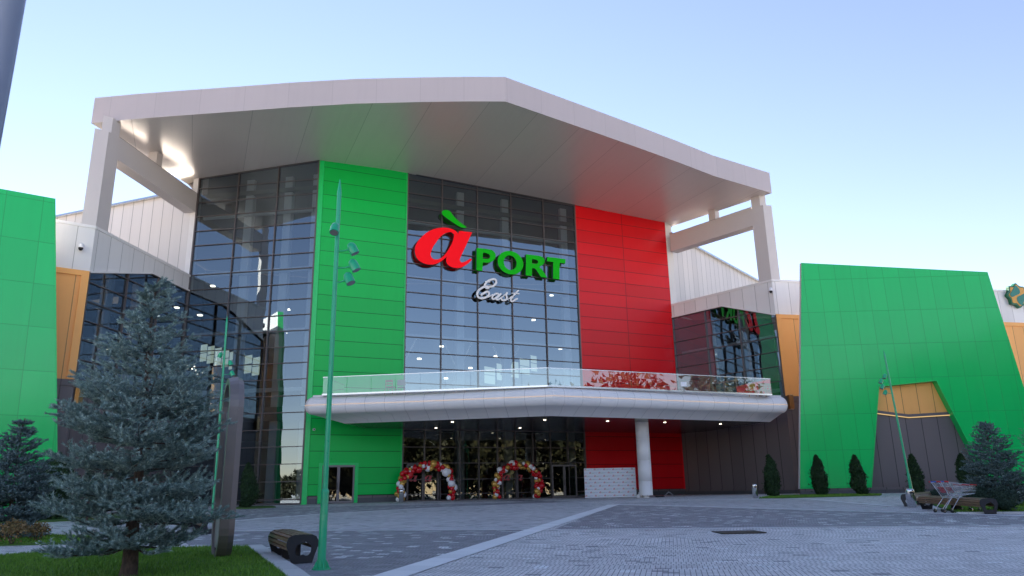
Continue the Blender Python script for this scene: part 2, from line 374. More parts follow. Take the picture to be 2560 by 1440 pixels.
def sheet(pl, uz, mb, th=.12, off=0.0, mi=0, mside=None):
    P = [pl.pt(u, z, off) for u, z in uz]; mb.prism(P, -pl.n * th, mi, [(u, z) for u, z in uz], mside)
def bar(pl, u0, z0, u1, z1, mb, w=.06, d=.10, off=.05, mi=0):
    a = pl.pt(u0, z0, off); b = pl.pt(u1, z1, off); t = (b - a) / 2; L = np.linalg.norm(t)
    if L < 1e-4: return
    s = np.cross(t / L, pl.n); mb.box((a + b) / 2, t, s * w / 2, pl.n * d / 2, mi)
def scan(poly, val, axis):
    xs = []; n = len(poly)
    for i in range(n):
        a, b = poly[i], poly[(i + 1) % n]
        if (a[axis] - val) * (b[axis] - val) < 0:
            t = (val - a[axis]) / (b[axis] - a[axis]); xs.append(a[1 - axis] + t * (b[1 - axis] - a[1 - axis]))
    xs.sort(); return list(zip(xs[::2], xs[1::2]))
def glazing(name, pl, poly, us, zs, mat, inset=.06, w=.045):
    g = MB(); g.face([pl.pt(u, z, -inset) for u, z in poly], 0, [(u, z) for u, z in poly])
    go = part(g, name, mat)
    f = MB()
    for i in range(len(poly)):
        a, b = poly[i], poly[(i + 1) % len(poly)]; bar(pl, a[0], a[1], b[0], b[1], f, .09, .16, -.02)
    for u in us:
        for z0, z1 in scan(poly, u, 0): bar(pl, u, z0, u, z1, f, w + .01, .13, .0)
    for z in zs:
        for u0, u1 in scan(poly, z, 1): bar(pl, u0, z, u1, z, f, w, .10, -.008)
    fo = f.build('mullion_grid', M['frame'], go); fo.location = (0, 0, 0)
    fo.data.transform(Matrix.Translation((-BORG[0], -BORG[1], -BORG[2])))
    return go

# --- entrance facade
UG, UR = 6.36, 20.55
zt = lambda u: 24.03 + .16 * min(1, u / 6.3) - max(0, u - 6.3) * .030
# green strip with the door opening
dL, dT = FA.uz(807, 1163); dR, _ = FA.uz(887, 1163)
mb = MB(); sheet(FA, [(.30, 1.27), (dL - .22, 1.27), (dL - .22, dT + .12), (dR + .22, dT + .12), (dR + .22, 1.27), (UG, 1.27), (UG, zt(UG)), (.30, zt(.3))], mb, .14)
part(mb, 'green_wall', M['green_a'])
mb = MB()
TR = Plane(FA.pt(.31, 0, .0), 8.0)
mb.prism([FB.pt(-.02, ZB - .05, .02), FA.pt(.33, ZB - .05, .055), FA.pt(.33, 24.05, .055), FB.pt(-.02, 24.03, .02)], (0.02, .16, 0), 0)
sheet(FA, [(UG - .02, 1.2), (UG + .10, 1.2), (UG + .10, zt(UG)), (UG - .02, zt(UG))], mb, .14, .05)
for a, b in ((dL - .24, dL - .02), (dR + .02, dR + .24)): sheet(FA, [(a, ZB), (b, ZB), (b, dT + .14), (a, dT + .14)], mb, .2, .04)
sheet(FA, [(dL - .02, dT), (dR + .02, dT), (dR + .02, dT + .14), (dL - .02, dT + .14)], mb, .2, .04)
part(mb, 'green_trim', M['green_trim'])
def plinth(pl, runs, z1=1.20, off=.03, name='plinth'):
    for a, b in runs:
        mb = MB(); sheet(pl, [(a, ZB - .1), (b, ZB - .1), (b, z1 - .12), (a, z1 - .12)], mb, .2, off, 0)
        sheet(pl, [(a, z1 - .118), (b, z1 - .118), (b, z1 + .02), (a, z1 + .02)], mb, .2, off + .035, 1)
        part(mb, name, [M['plinth'], M['greyb']])
plinth(FA, [(.32, dL - .25), (dR + .25, UG)])
# door
def door(pl, u0, u1, z0, z1, name='door', off=-.02):
    f = MB(); w = .09; um = (u0 + u1) / 2
    for a, b in ((u0, u0 + w), (u1 - w, u1), (um - .085, um - .005), (um + .005, um + .085)): bar(pl, (a + b) / 2, z0, (a + b) / 2, z1, f, b - a, .09, off)
    for s, e in ((u0 + w, um - .085), (um + .085, u1 - w)):
        for z, hh in ((z0 + .07, .12), (z1 - .06, .12)): bar(pl, s, z, e, z, f, hh, .086, off)
    fo = part(f, name, M['doorframe'])
    g = MB(); g.face([pl.pt(u, z, off - .01) for u, z in ((u0 + w, z0 + .13), (u1 - w, z0 + .13), (u1 - w, z1 - .12), (u0 + w, z1 - .12))], 0, [(u0, z0), (u1, z0), (u1, z1), (u0, z1)])
    h = MB()
    for s in (-1, 1): h.tube([pl.pt(um + s * .07, z0 + .85, off + .05), pl.pt(um + s * .07, z0 + .85, off + .10), pl.pt(um + s * .07, z0 + 1.25, off + .10), pl.pt(um + s * .07, z0 + 1.25, off + .05)], .016, 6)
    for m_, nm, mt in ((g, 'door_glass', M['glass_door']), (h, 'handle', M['darkglass'])):
        o = m_.build(nm, mt, fo); o.data.transform(Matrix.Translation((-BORG[0], -BORG[1], -BORG[2])))
door(FA, dL, dR, ZB, dT)
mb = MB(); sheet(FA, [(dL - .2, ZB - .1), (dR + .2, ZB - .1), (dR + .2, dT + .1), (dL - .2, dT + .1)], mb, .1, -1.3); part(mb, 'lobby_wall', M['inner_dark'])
# centre glazing: above and below the balcony
US = [UG + .1, 9.13, 11.97, 14.80, 17.64, UR]
ZD = 6.98
glazing('glass_wall', FA, [(UG + .1, ZD), (UR, ZD), (UR, zt(UR)), (UG + .1, zt(UG))], US[1:-1], [z for z in GRID if z > ZD + .2], M['glass'])
glazing('entrance_glass', FA, [(UG + .1, ZB + .02), (UR, ZB + .02), (UR, 5.48), (UG + .1, 5.48)], US[1:-1] + [8.0, 10.55, 13.4, 16.2, 19.1], [1.2, 2.16, 3.24, 4.3], M['glass_door'])
# red wall
UE = 29.52
mb = MB(); sheet(FA, [(UR + .06, 1.25), (UE, 1.25), (UE, zt(UE)), (UR + .06, zt(UR))], mb, .14); part(mb, 'red_wall', M['red'])
mb = MB(); sheet(FA, [(UR, ZB), (UR + .10, ZB), (UR + .10, zt(UR)), (UR, zt(UR))], mb, .16, .045); sheet(FA, [(UE - .10, 1.2), (UE + .06, 1.2), (UE + .06, 15.0), (UE - .10, 15.0)], mb, .16, .045)
part(mb, 'red_trim', M['red_trim'])
plinth(FA, [(UR + .1, UE)])
mb = MB(); sheet(FA, [(UE, 15.02), (UE + .62, 15.02), (UE + .62, 23.45), (UE, 23.5)], mb, .5, .03); part(mb, 'corner_post', M['wtrim']); mb = MB(); sheet(FB, [(-9.50, 15.0), (-9.05, 15.0), (-9.05, 23.45), (-9.50, 23.4)], mb, .5, .03)
part(mb, 'corner_post', M['wtrim'])

# --- tall glazing left of the corner
glazing('glass_wall', FB, [(-9.05, ZB + .02), (-.02, ZB + .02), (-.02, 24.0), (-9.05, 23.4)], [-6.0, -3.0], [z for z in GRID if z < 23.2] + [1.05], M['glass'])

# --- wings
def wing(pl, ucor, uend, tall, glass_us, bottom):
    lo, hi = sorted((ucor, uend)); s = 1 if uend > ucor else -1
    pk = ucor + s * tall
    band = [(ucor, ZR), (uend, ZR), (uend, 15.07), (pk, 15.07), (ucor, 13.5)]
    mb = MB(); sheet(pl, band, mb, .2)
    part(mb, 'white_band', M['white'])
    mb = MB(); sheet(pl, [(ucor, ZR), (uend, ZR), (uend, ZR + .16), (ucor, ZR + .16)], mb, .5, .05)
    for a, b in (((ucor, 13.5), (pk, 15.07)), ((pk, 15.07), (uend, 15.07))): bar(pl, a[0], a[1] - .03, b[0], b[1] - .03, mb, .10, .22, .0)
    part(mb, 'coping', M['wtrim'])
    poly = [(ucor, bottom), (uend, bottom), (uend, 15.0), (pk, 15.0), (ucor, 13.43)]
    glazing('wing_glass', pl, poly, glass_us, [z for z in GRID if bottom < z < 14.9], M['glass_side'])
    mb = MB(); sheet(pl, [(ucor, 1.1), (uend, 1.1), (uend, bottom - .06), (ucor, bottom - .06)], mb, .2, .0); part(mb, 'grey_wall', M['greyb'])
    plinth(pl, [(lo, hi)], 1.15)
wing(C2, C2U, -.02, 5.6, [C2U + 3.35, C2U + 6.6], 7.1)
wing(D1, D1U, .05, 4.45, [D1U - 3.1, D1U - 6.15], 7.0)
def front(pl, u0, u1, zo=7.5):
    mb = MB(); sheet(pl, [(u0, 13.5), (u1, 13.5), (u1, ZR), (u0, ZR)], mb, .2); part(mb, 'white_band', M['white'])
    mb = MB(); sheet(pl, [(u0, ZR), (u1, ZR), (u1, ZR + .16), (u0, ZR + .16)], mb, .5, .05); part(mb, 'coping', M['wtrim'])
    mb = MB(); sheet(pl, [(u0, zo), (u1, zo), (u1, 13.5), (u0, 13.5)], mb, .2, .01); 
    sheet(pl, [(u0, 13.2), (u1, 13.2), (u1, 13.5), (u0, 13.5)], mb, .1, .09, 1)
    part(mb, 'orange_wall', [M['orange'], M['orange_c']])
    mb = MB(); sheet(pl, [(u0, 1.1), (u1, 1.1), (u1, zo - .003), (u0, zo - .003)], mb, .2, 0); sheet(pl, [(u0, zo - .35), (u1, zo - .35), (u1, zo - .02), (u0, zo - .02)], mb, .1, .06); part(mb, 'grey_wall', M['greyb'])
    plinth(pl, [(u0, u1)], 1.15)
front(C1, -14, 0); front(D2, 0, 26)
mb = MB()                                             # rounded corner trims of the two wings
for pl, sg in ((C1, -1), (D2, 1)):
    a, b = sorted((0, sg * .38)); sheet(pl, [(a, 7.5), (b, 7.5), (b, 13.5), (a, 13.5)], mb, .1, .11); part(mb, 'orange_corner', M['orange_c']); mb = MB()
# green end walls, battered edges, with return thickness
mb = MB(); e0 = EW.uz(136, 496); e1 = EW.uz(141, 950); k = (e1[0] - e0[0]) / (e0[1] - e1[1])
eb = e1[0] + k * (e1[1] - .95)
sheet(EW, [(eb - 34, .6), (eb, .6), (e0[0], e0[1]), (e0[0] - 34, 16.6)], mb, .45, 0, 0, 1)
sheet(EW, [(eb + .004, .6), (eb + .05, .6), (e0[0] + .05, e0[1]), (e0[0] + .004, e0[1])], mb, .45, .004, 2); part(mb, 'green_end_wall', [M['green_e'], M['wtrim'], M['green_trim']])
mb = MB()
ft0 = FW.uz(2003, 657); ft1 = FW.uz(2469, 680); fb0 = FW.uz(2000, 1221); fb1 = FW.uz(2560, 968); sl = (fb1[0] - ft1[0]) / (ft1[1] - fb1[1])
ub1 = ft1[0] + sl * (ft1[1] - 1.12)
c0 = FW.uz(2181, 1180); c1 = FW.uz(2197, 966); c2 = FW.uz(2341, 951); c3 = FW.uz(2455, 1173)
n0 = c1[0] + (c0[0] - c1[0]) * (c1[1] - 1.12) / (c1[1] - c0[1]); n1 = c2[0] + (c3[0] - c2[0]) * (c2[1] - 1.12) / (c2[1] - c3[1])
sheet(FW, [(fb0[0], 1.12), (n0, 1.12), c1, c2, (n1, 1.12), (ub1, 1.12), (ft1[0], ft1[1]), (ft0[0], ft0[1])], mb, .32, 0, 0, 1); part(mb, 'green_end_wall', [M['green_w'], M['wtrim']])
mb = MB(); cq = [(n0, 1.12), c1, c2, (n1, 1.12)]
for a, b in zip(cq, cq[1:]): bar(FW, a[0], a[1], b[0], b[1], mb, .05, .56, -.255)
part(mb, 'niche_reveal', M['green_trim'])
RC_ = -.55
m0 = FW.uz(2186, 1028, RC_); m1 = FW.uz(2272, 1041, RC_); m2 = FW.uz(2380, 1034, RC_)
mb = MB(); lo_u, hi_u = n0 - 1.2, n1 + 1.2
zl = m0[1] + (m0[1] - m1[1]) / (m0[0] - m1[0]) * (lo_u - m0[0]); zh = m2[1] + (m2[1] - m1[1]) / (m2[0] - m1[0]) * (hi_u - m2[0])
sheet(FW, [(lo_u, zl), m1, (hi_u, zh), (hi_u, 8.4), (lo_u, 8.4)], mb, .2, RC_); part(mb, 'orange_wall', M['orange'])
mb = MB(); sheet(FW, [(lo_u, .95), (hi_u, .95), (hi_u, zh - .003), (m1[0], m1[1] - .003), (lo_u, zl - .003)], mb, .2, RC_); part(mb, 'grey_wall', M['greyb'])
mb = MB(); l0, l2 = FW.uz(2187, 1033, RC_ + .1), FW.uz(2378, 1037.5, RC_ + .1); l1 = FW.uz(2272, 1044, RC_ + .1)
for a, b in ((l0, l1), (l1, l2)):
    bar(FW, a[0], a[1] + .09, b[0], b[1] + .09, mb, .24, .10, RC_ + .055, 0); bar(FW, a[0], a[1], b[0], b[1], mb, .06, .12, RC_ + .055, 1)
part(mb, 'light_strip', [M['greyb'], M['ledy']])
plinth(FW, [(fb0[0] + .05, ub1)], 1.10, -.12)
plinth(EW, [(eb - 20, eb)], .62, -.1)
# gables of the hall above the wing roofs
GL = Plane(FB.pt(-9.5, 0), -20.8); GR = Plane(FA.pt(29.9, 0), 51.7)
mb = MB()
sheet(GL, [(-20, ZR - .6), (0, ZR - .6), (0, 22.45), (-20, 22.45)], mb, .3, 0, 0); part(mb, 'gable_wall', M['gable']); mb = MB(); sheet(GR, [(0, ZR - .6), (32, ZR - .6), (32, 22.45), (0, 22.45)], mb, .3, 0, 0)
part(mb, 'gable_wall', M['gable'])
mb = MB(); sheet(GL, [(-20, 22.452), (0, 22.452), (0, 22.6), (-20, 22.6)], mb, .6, .28); part(mb, 'eaves', M['steel']); mb = MB(); sheet(GR, [(0, 22.452), (32, 22.452), (32, 22.6), (0, 22.6)], mb, .6, .28); part(mb, 'eaves', M['steel'])
# roofs of hall and wings, back walls
mb = MB()
far = [(33, 100), (-42, 100)]
def slab(pts, z, th): mb = MB(); mb.prism([(p[0], p[1], z) for p in pts], (0, 0, -th), 0, [(p[0], p[1]) for p in pts]); part(mb, 'flat_roof', M['roofing'])
slab([GL.pt(-20, 0), GL.pt(0, 0, -.2), FB.pt(-9.2, 0, -.6), FB.pt(0, 0, -.6), FA.pt(29.4, 0, -.6), GR.pt(0, 0, -.2), GR.pt(32, 0), (40, 110), (-55, 110)], 22.40, .3)
slab([C2.pt(C2U + .1, 0, -.3), C2.pt(-.1, 0, -.3), GL.pt(-.2, 0, .05), GL.pt(-20, 0, .05), C1.pt(-14, 0, -.3)], ZR - .35, .25)
slab([D1.pt(D1U - .1, 0, -.3), D1.pt(.2, 0, -.3), GR.pt(.3, 0, .05), GR.pt(32, 0, .05), (60, 80), D2.pt(26, 0, -.3)], ZR - .35, .25)
slab([EW.pt(eb - 34, 0, -.3), EW.pt(eb - 3.5, 0, -.5), C1.pt(-5.0, 0, -.3), C1.pt(-14, 0, -.3), (-60, 40), (-60, 10)], ZR - .9, .25)

# --- big overhanging roof
front_px = [(228, 308), (338, 297.5), (448, 289), (586, 279), (723, 268.6), (890, 259), (1057, 255), (1170, 253.4), (1264, 253.7), (1365, 288.7), (1480, 328.5), (1597, 369.7), (1690, 403.5), (1787, 440.6), (1929.5, 482.8)]
def vault(p): return 24.2 - .0024 * (p[0] * math.cos(rad(23)) + p[1] * math.sin(rad(23)) - 16) ** 2
def onvault(x, y):
    z = ZT
    for _ in range(12): z = vault(atz(x, y, z))
    return atz(x, y, z)
edge = [onvault(x, y) for x, y in front_px]; HF = 1.68
kA = 8                                                     # apex index
arc = [0.0]
for a, b in zip(edge, edge[1:]): arc.append(arc[-1] + np.linalg.norm(b - a))
mb = MB()
for i in range(len(edge) - 1):
    a, b = edge[i], edge[i + 1]; up = np.array([0, 0, HF])
    mb.mesh([a, b, b + up, a + up], [(0, 1, 2, 3)], 0, False, [(arc[i], 0), (arc[i + 1], 0), (arc[i + 1], HF), (arc[i], HF)])
SLb = np.array([-23.6, 50.1, 23.42]); SRb = atz(1680, 566, 23.2)
UPF = np.array([0, 0, HF])
for a, b in ((edge[0], SLb), (edge[-1], SRb)): mb.face([a, b, b + UPF, a + UPF], 0, [(0, 0), (1, 0), (1, HF), (0, HF)])
tb = [FA.pt(UE, 24.0, -1.2), FA.pt(6.3, 24.6, -1.2), FB.pt(0, 24.5, -1.2), FB.pt(-9.0, 24.0, -1.2)]
topr = [p + UPF for p in edge] + [SRb + UPF] + [p + UPF for p in tb] + [SLb + UPF]
mid = len(edge) // 2
for i in range(len(edge) - 1): mb.face([edge[i] + UPF, edge[i + 1] + UPF, (tb[3] if i < kA else tb[0]) + UPF])
mb.face([edge[kA] + UPF, tb[0] + UPF, tb[1] + UPF, tb[2] + UPF, tb[3] + UPF]); mb.face([edge[0] + UPF, tb[3] + UPF, SLb + UPF]); mb.face([edge[-1] + UPF, SRb + UPF, tb[0] + UPF])
bkl = [SRb] + [p - [0, 0, 2.2] for p in tb] + [SLb]
for a, b in zip(bkl, bkl[1:]): mb.face([a, b, [b[0], b[1], 25.8], [a[0], a[1], 25.8]])
part(mb, 'roof_fascia', M['fascia'])
wl = [FB.pt(-9.05 * (1 - t), 23.41 + .60 * t, -.05) for t in np.linspace(0, 1, kA + 1)]
wr = [FA.pt(UE * t, zt(UE * t), -.05) for t in np.linspace(0, 1, len(edge) - kA)]
inner = wl + wr[1:]
mb = MB(); ja = rad(23.0)
suv = lambda p: (p[0] * math.cos(ja) + p[1] * math.sin(ja), p[1] * math.cos(ja) - p[0] * math.sin(ja))
vs = edge + inner; ne = len(edge)
fs = [(i, ne + i, ne + i + 1, i + 1) for i in range(ne - 1)]
vs += [SLb, SRb]; fs += [(0, len(vs) - 2, ne), (ne - 1, ne + ne - 1, len(vs) - 1)]
mb.mesh(vs, fs, 0, True, [suv(p) for p in vs])
part(mb, 'roof_soffit', M['soffit'])

# --- posts and beams carrying the roof over the wings
def carry(pl, ucor, s, pl2, s2, zb0, zb1, ufar, stubs):
    """pl = plane of the beam, corner post at ucor; s = direction along pl away from the corner; pl2/s2 = second face of the post"""
    W1, W2 = 1.06, .72
    a, b = pl.pt(ucor, 0), pl.pt(ucor + s * W1, 0); d = pl2.u * s2 * W2
    mb = MB(); poly = [a, b, b + d, a + d]; up = lambda z: [np.array([p[0], p[1], z]) for p in poly]
    mb.prism(up(ZR + .1), (0, 0, zb1 - .16 - ZR - .1), 0)
    cen = (a + b) / 2 + d / 2
    q = [b + (p - b) * .70 for p in poly]; q = [p + (cen - b) * .10 for p in q]
    mb.prism([np.array([p[0], p[1], zb1 - .16]) for p in q], (0, 0, vault(cen) + .24 - zb1), 0)
    part(mb, 'roof_post', M['post'])
    mb = MB(); u0, u1 = ucor + s * (W1 + .002), ufar
    A, B = pl.pt(u0, zb0, -.05), pl.pt(u1, zb0, -.05); dd = -pl.n * .85
    mb.prism([A, B, B + dd, A + dd], (0, 0, zb1 - zb0), 0)
    fl = MB(); q4 = [np.array([p[0], p[1], zb1 + .003]) for p in (A, B, B + dd, A + dd)]; fl.prism(q4, (0, 0, .02), 0); part(fl, 'beam_bounce_cap', M['frame'])  # unseen dark cap, added so the sunlit beam top bounces less onto the soffit
    for us in stubs:
        A, B = pl.pt(us, zb1, -.16), pl.pt(us + s * .62, zb1, -.16); mb.prism([A, B, B - pl.n * .6, A - pl.n * .6], (0, 0, vault(A) + .12 - zb1), 0)
    part(mb, 'roof_beam', M['post'])
sL = C2.uz(397, 400)[0]; sR = D1.uz(1785, 540)[0]
carry(C2, C2U, 1, C1, -1, 20.80, 22.22, -.05, [sL])
carry(D1, D1U, -1, D2, 1, 20.75, 22.28, .4, [sR])

# --- balcony canopy over the entrance
ZU = 5.49
PL, PC, PR = atz(862, 1059, ZU), atz(1375, 1040, ZU), atz(1925, 1055, ZU)
def unit(v): v = np.asarray(v, float); return v / np.linalg.norm(v)
def outn(a, b): t = unit(b - a); n = np.array([t[1], -t[0], 0]); return n if n @ (CAM - a) > 0 else -n
nL, nR = outn(PL, PC), outn(PC, PR); nC = (nL + nR) / (1 + nL @ nR)
P0 = FA.pt(4.05, ZU, .0); P0 = np.array([PL[0] + .62, PL[1] + 3.4, ZU]); P9 = PR + np.array([-1.55, 3.9, 0])
BO = .77
ctr = []                                                    # (underside point, vector to the nose foot, bulge direction)
nl0 = unit([-1, -.16, 0]); bL = np.array([-1.75, -.85, 0])
ctr.append((P0, np.array([-1.75, .1, 0]), nl0))
for t in np.linspace(0, 1, 7):
    ctr.append((PL, bL, unit(nl0 * (1 - t) + nL * t)))
for t in (.3, .5, .75, .93): ctr.append((PL + (PC - PL) * t, nL * BO if t > .4 else nL * .82, nL))
ctr.append((PC, nC * BO, nC))
for t in (.07, .3, .6, .9): ctr.append((PC + (PR - PC) * t, nR * BO, nR))
nr0 = unit([.95, .12, 0])
for t in np.linspace(0, 1, 7): ctr.append((PR, np.array([.52, -1.02, 0]), unit(nR * (1 - t) + nr0 * t) * .8))
ctr.append((P9, np.array([.8, 0, 0]), nr0 * .8))
prof = [(0, 0)]
for th in np.linspace(-90, 90, 15): prof.append((math.cos(rad(th)), math.sin(rad(th))))
ZB1, ZN, RZ, RO = 5.95, 6.50, .53, .50
mb = MB(); rows = []; al = 0.0; prev = None
for P, b, n in ctr:
    foot = P + b
    if prev is not None: al += np.linalg.norm(foot + n * RO - prev)
    prev = foot + n * RO
    row = [np.array([P[0], P[1], ZU])]
    for c, s_ in prof[1:]: row.append(np.array([foot[0] + n[0] * RO * c, foot[1] + n[1] * RO * c, ZN + RZ * s_]))
    row.append(np.array([foot[0] - n[0] * .02, foot[1] - n[1] * .02, ZN + RZ])); rows.append((row, al))
for (r0, a0), (r1, a1) in zip(rows, rows[1:]):
    for j in range(len(r0) - 1):
        q = [r0[j], r1[j], r1[j + 1], r0[j + 1]]
        if np.linalg.norm(r0[j] - r1[j]) < 1e-5: q = [r0[j], r1[j + 1], r0[j + 1]]; uvq = [(a0, j * .1), (a1, j * .1), (a0, j * .1)]
        else: uvq = [(a0, j * .1), (a1, j * .1), (a1, j * .1 + .1), (a0, j * .1 + .1)]
        if j == 0: mb.face(q, 0, uvq)
        else: mb.face(q, 0, uvq, True)
balc = part(mb, 'canopy_edge', M['canopy'], merge=28)
mb = MB()
deck = [r[-1] for r, _ in rows]
mb.face([np.array([p[0], p[1], ZD]) for p in deck] + [D1.pt(3.2, ZD, .02), FA.pt(UE, ZD, .02), FA.pt(2.0, ZD, .02)], 0)
part(mb, 'balcony_deck', M['inner_floor'])
mb = MB(); und = [P0, PL, PC, PR, P9, D1.pt(2.8, ZU, .02), FA.pt(UE, ZU, .02), FA.pt(2.6, ZU, .02)]
mb.face([np.array([p[0], p[1], ZU + .004]) for p in und][::-1], 0, [suv(p) for p in und][::-1]); part(mb, 'canopy_soffit', M['canopy_s'])
mb = MB(); strip = []                                       # warm light line round the nose, a thin lens standing 1 cm proud
for P, b, n in ctr: f_ = P + b; strip.append(f_ + n * (RO + .012))
strip = [p for i, p in enumerate(strip) if i == 0 or np.linalg.norm(p - strip[i - 1]) > .02]
for a, b in zip(strip[1:], strip[2:]):
    mb.face([np.array([a[0], a[1], ZN - .013]), np.array([b[0], b[1], ZN - .013]), np.array([b[0], b[1], ZN + .013]), np.array([a[0], a[1], ZN + .013])])
part(mb, 'light_strip', M['led'])
mb = MB(); capo = [r[-1] for r, _ in rows]; caps_ = [capo[0]]
for p in capo[1:]:
    if np.linalg.norm(p - caps_[-1]) > .05: caps_.append(p)
for a, b in zip(caps_, caps_[1:]):
    t = unit(b - a); s_ = np.array([t[1], -t[0], 0]); mb.box((a + b) / 2 + [0, 0, .05], (b - a) / 2, s_ * .09, (0, 0, .055))
part(mb, 'coping', M['wtrim'])
rl, rc, rr_ = atz(806, 988, 7.07), atz(1370, 966, 7.07), atz(1930, 988, 7.07)
rp = [rl + np.array([.5, 3.4, 0]), rl, rc, rr_, rr_ + np.array([-1.2, 3.6, 0])]
g = MB(); f = MB()
for a, b in zip(rp, rp[1:]):
    L = np.linalg.norm(b - a); n = max(1, round(L / 1.45)); t = (b - a) / n; tu = unit(t); s_ = np.array([tu[1], -tu[0], 0])
    for i in range(n):
        A, B = a + t * i + tu * .012, a + t * (i + 1) - tu * .012
        z0, z1 = 7.08, 8.13
        g.face([(A[0], A[1], z0), (B[0], B[1], z0), (B[0], B[1], z1), (A[0], A[1], z1)], 0, [(i * 1.45 + .1, z0), (i * 1.45 + 1.3, z0), (i * 1.45 + 1.3, z1), (i * 1.45 + .1, z1)])
    f.box((a + b) / 2 + [0, 0, 1.075], (b - a) / 2, s_ * .02, (0, 0, .018)); f.box((a + b) / 2 + [0, 0, .03], (b - a) / 2, s_ * .035, (0, 0, .05))
go = part(g, 'glass_railing', M['rail_glass'])
o = f.build('handrail', M['steel'], go); o.data.transform(Matrix.Translation((-BORG[0], -BORG[1], -BORG[2])))
# round column
cb = gnd(1613, 1243); cb = np.array([cb[0], 48.6, gz(48.6)]); cb = aty(1613, 1243, 47.4)
ct = atz(1604, 1056, ZU); cx, cy = ct[0], ct[1]
mb = MB(); zc = gz(cy); pr = []
for i, z in enumerate([zc + .14, zc + 1.0, zc + 2.3, zc + 3.6, ZU + .02]):
    if i: pr += [(.43, z - .012), (.415, z - .008), (.415, z + .008), (.43, z + .012)] if z < ZU else [(.43, z)]
    else: pr.append((.43, z))
mb.lathe((cx, cy, 0), pr, 28); mb.lathe((cx, cy, 0), [(.2, zc - .02), (.2, zc + .15)], 16)
part(mb, 'round_column', M['wtrim'])
# downlights in the canopy soffit
mb = MB()
for x, y in ((1131, 1055), (1362, 1050), (1519, 1053), (1662, 1056), (1801, 1060), (1090, 1070), (1300, 1070)):
    p = atz(x, y, ZU); mb = MB(); mb.lathe((p[0], p[1], ZU - .03), [(.06, .018), (.085, .022), (.085, .036)], 12); part(mb, 'downlight', M['lamp'])

# --- interior seen through the glass
def ibeam(pl, a, b, z): mb = MB(); sheet(pl, [(a, z), (b, z), (b, z + .26), (a, z + .26)], mb, .2, -.45); part(mb, 'inner_beam', M['inner_white'])
for z in (20.42, 16.14, 11.86, 7.9):
    ibeam(FA, UG + .3, UR - .7, z); ibeam(FB, -8.8, -.5, z)
    if z < 13: ibeam(C2, C2U + .3, -.4, z); ibeam(D1, .4, D1U - .3, z)
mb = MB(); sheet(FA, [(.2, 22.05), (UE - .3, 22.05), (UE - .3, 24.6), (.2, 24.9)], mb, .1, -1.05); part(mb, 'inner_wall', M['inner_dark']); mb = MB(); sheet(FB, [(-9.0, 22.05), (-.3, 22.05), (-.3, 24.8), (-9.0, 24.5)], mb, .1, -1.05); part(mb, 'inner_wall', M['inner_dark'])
for pl, us, zz0, zz1 in ((FA, (10.9, 14.65, 19.9), ZB, 23.6), (FB, (-5.5, -2.55, -.45), ZB, 23.3), (C2, (C2U + .5, C2U + 3.0, C2U + 5.9), 7.2, 14.4), (D1, (D1U - .5, D1U - 3.4, D1U - 6.4), 7.2, 14.4)):
    for u in us:
        mb = MB(); sheet(pl, [(u - .28, zz0), (u + .28, zz0), (u + .28, zz1), (u - .28, zz1)], mb, .45, -.75); part(mb, 'inner_column', M['inner_white'])
mb = MB()
for pl, us in ((FA, (8.2, 12.9, 17.2)),):
    for u in us:
        c = pl.pt(u, 0, -6.5); mb.lathe((c[0], c[1], 0), [(.34, 6.9), (.34, 10.6), (.52, 10.6), (.52, 10.75)], 16)
        for a_ in range(4): mb.tube([(c[0], c[1], 10.7), (c[0] + math.cos(a_ * 1.57) * 1.1, c[1] + math.sin(a_ * 1.57) * 1.1, 13.0)], .07, 6)
        mb.lathe((c[0], c[1], 0), [(.20, 10.7), (.20, 20.0)], 12); part(mb, 'inner_column', M['inner_white']); mb = MB()
mb = MB()
def floorpoly(z, th=.35):
    pts = [C2.pt(C2U + .2, z, -.4), C2.pt(-.2, z, -.4), FB.pt(-9, z, -.4), FB.pt(0, z, -.4), FA.pt(29, z, -.4), D1.pt(.3, z, -.4), D1.pt(D1U - .2, z, -.4), (30, 62, z), (10, 75, z), (-30, 66, z), (-34, 46, z)]
    mb.prism(pts, (0, 0, -th), 0)
floorpoly(6.9, .9)
part(mb, 'inner_floor', M['inner_floor'])
mb = MB()
bk = [(-29.5, 53.5), (-29, 67), (-12, 73), (10, 75), (21, 72)]
for a, b in zip(bk, bk[1:]):
    mb.prism([(a[0], a[1], ZB - .2), (b[0], b[1], ZB - .2), (b[0], b[1], 22), (a[0], a[1], 22)], (0, .3, 0))
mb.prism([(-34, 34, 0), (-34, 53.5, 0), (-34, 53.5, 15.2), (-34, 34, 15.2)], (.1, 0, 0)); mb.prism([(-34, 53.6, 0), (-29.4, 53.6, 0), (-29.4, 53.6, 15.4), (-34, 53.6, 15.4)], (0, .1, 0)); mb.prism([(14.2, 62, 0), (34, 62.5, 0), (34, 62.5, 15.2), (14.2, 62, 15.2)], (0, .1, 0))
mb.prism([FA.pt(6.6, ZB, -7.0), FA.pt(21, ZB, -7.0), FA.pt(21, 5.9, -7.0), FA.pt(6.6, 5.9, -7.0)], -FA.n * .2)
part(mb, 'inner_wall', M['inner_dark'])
mb = MB(); ROOMS = ((FB, -5.5, 503, 862, 560, 946), (FB, -9.0, 580, 884, 648, 930), (FA, -10.0, 1212, 925, 1270, 958), (FA, -10.0, 1284, 908, 1300, 942), (FA, -10.0, 1330, 902, 1366, 930), (FA, -10, 1372, 888, 1402, 903))
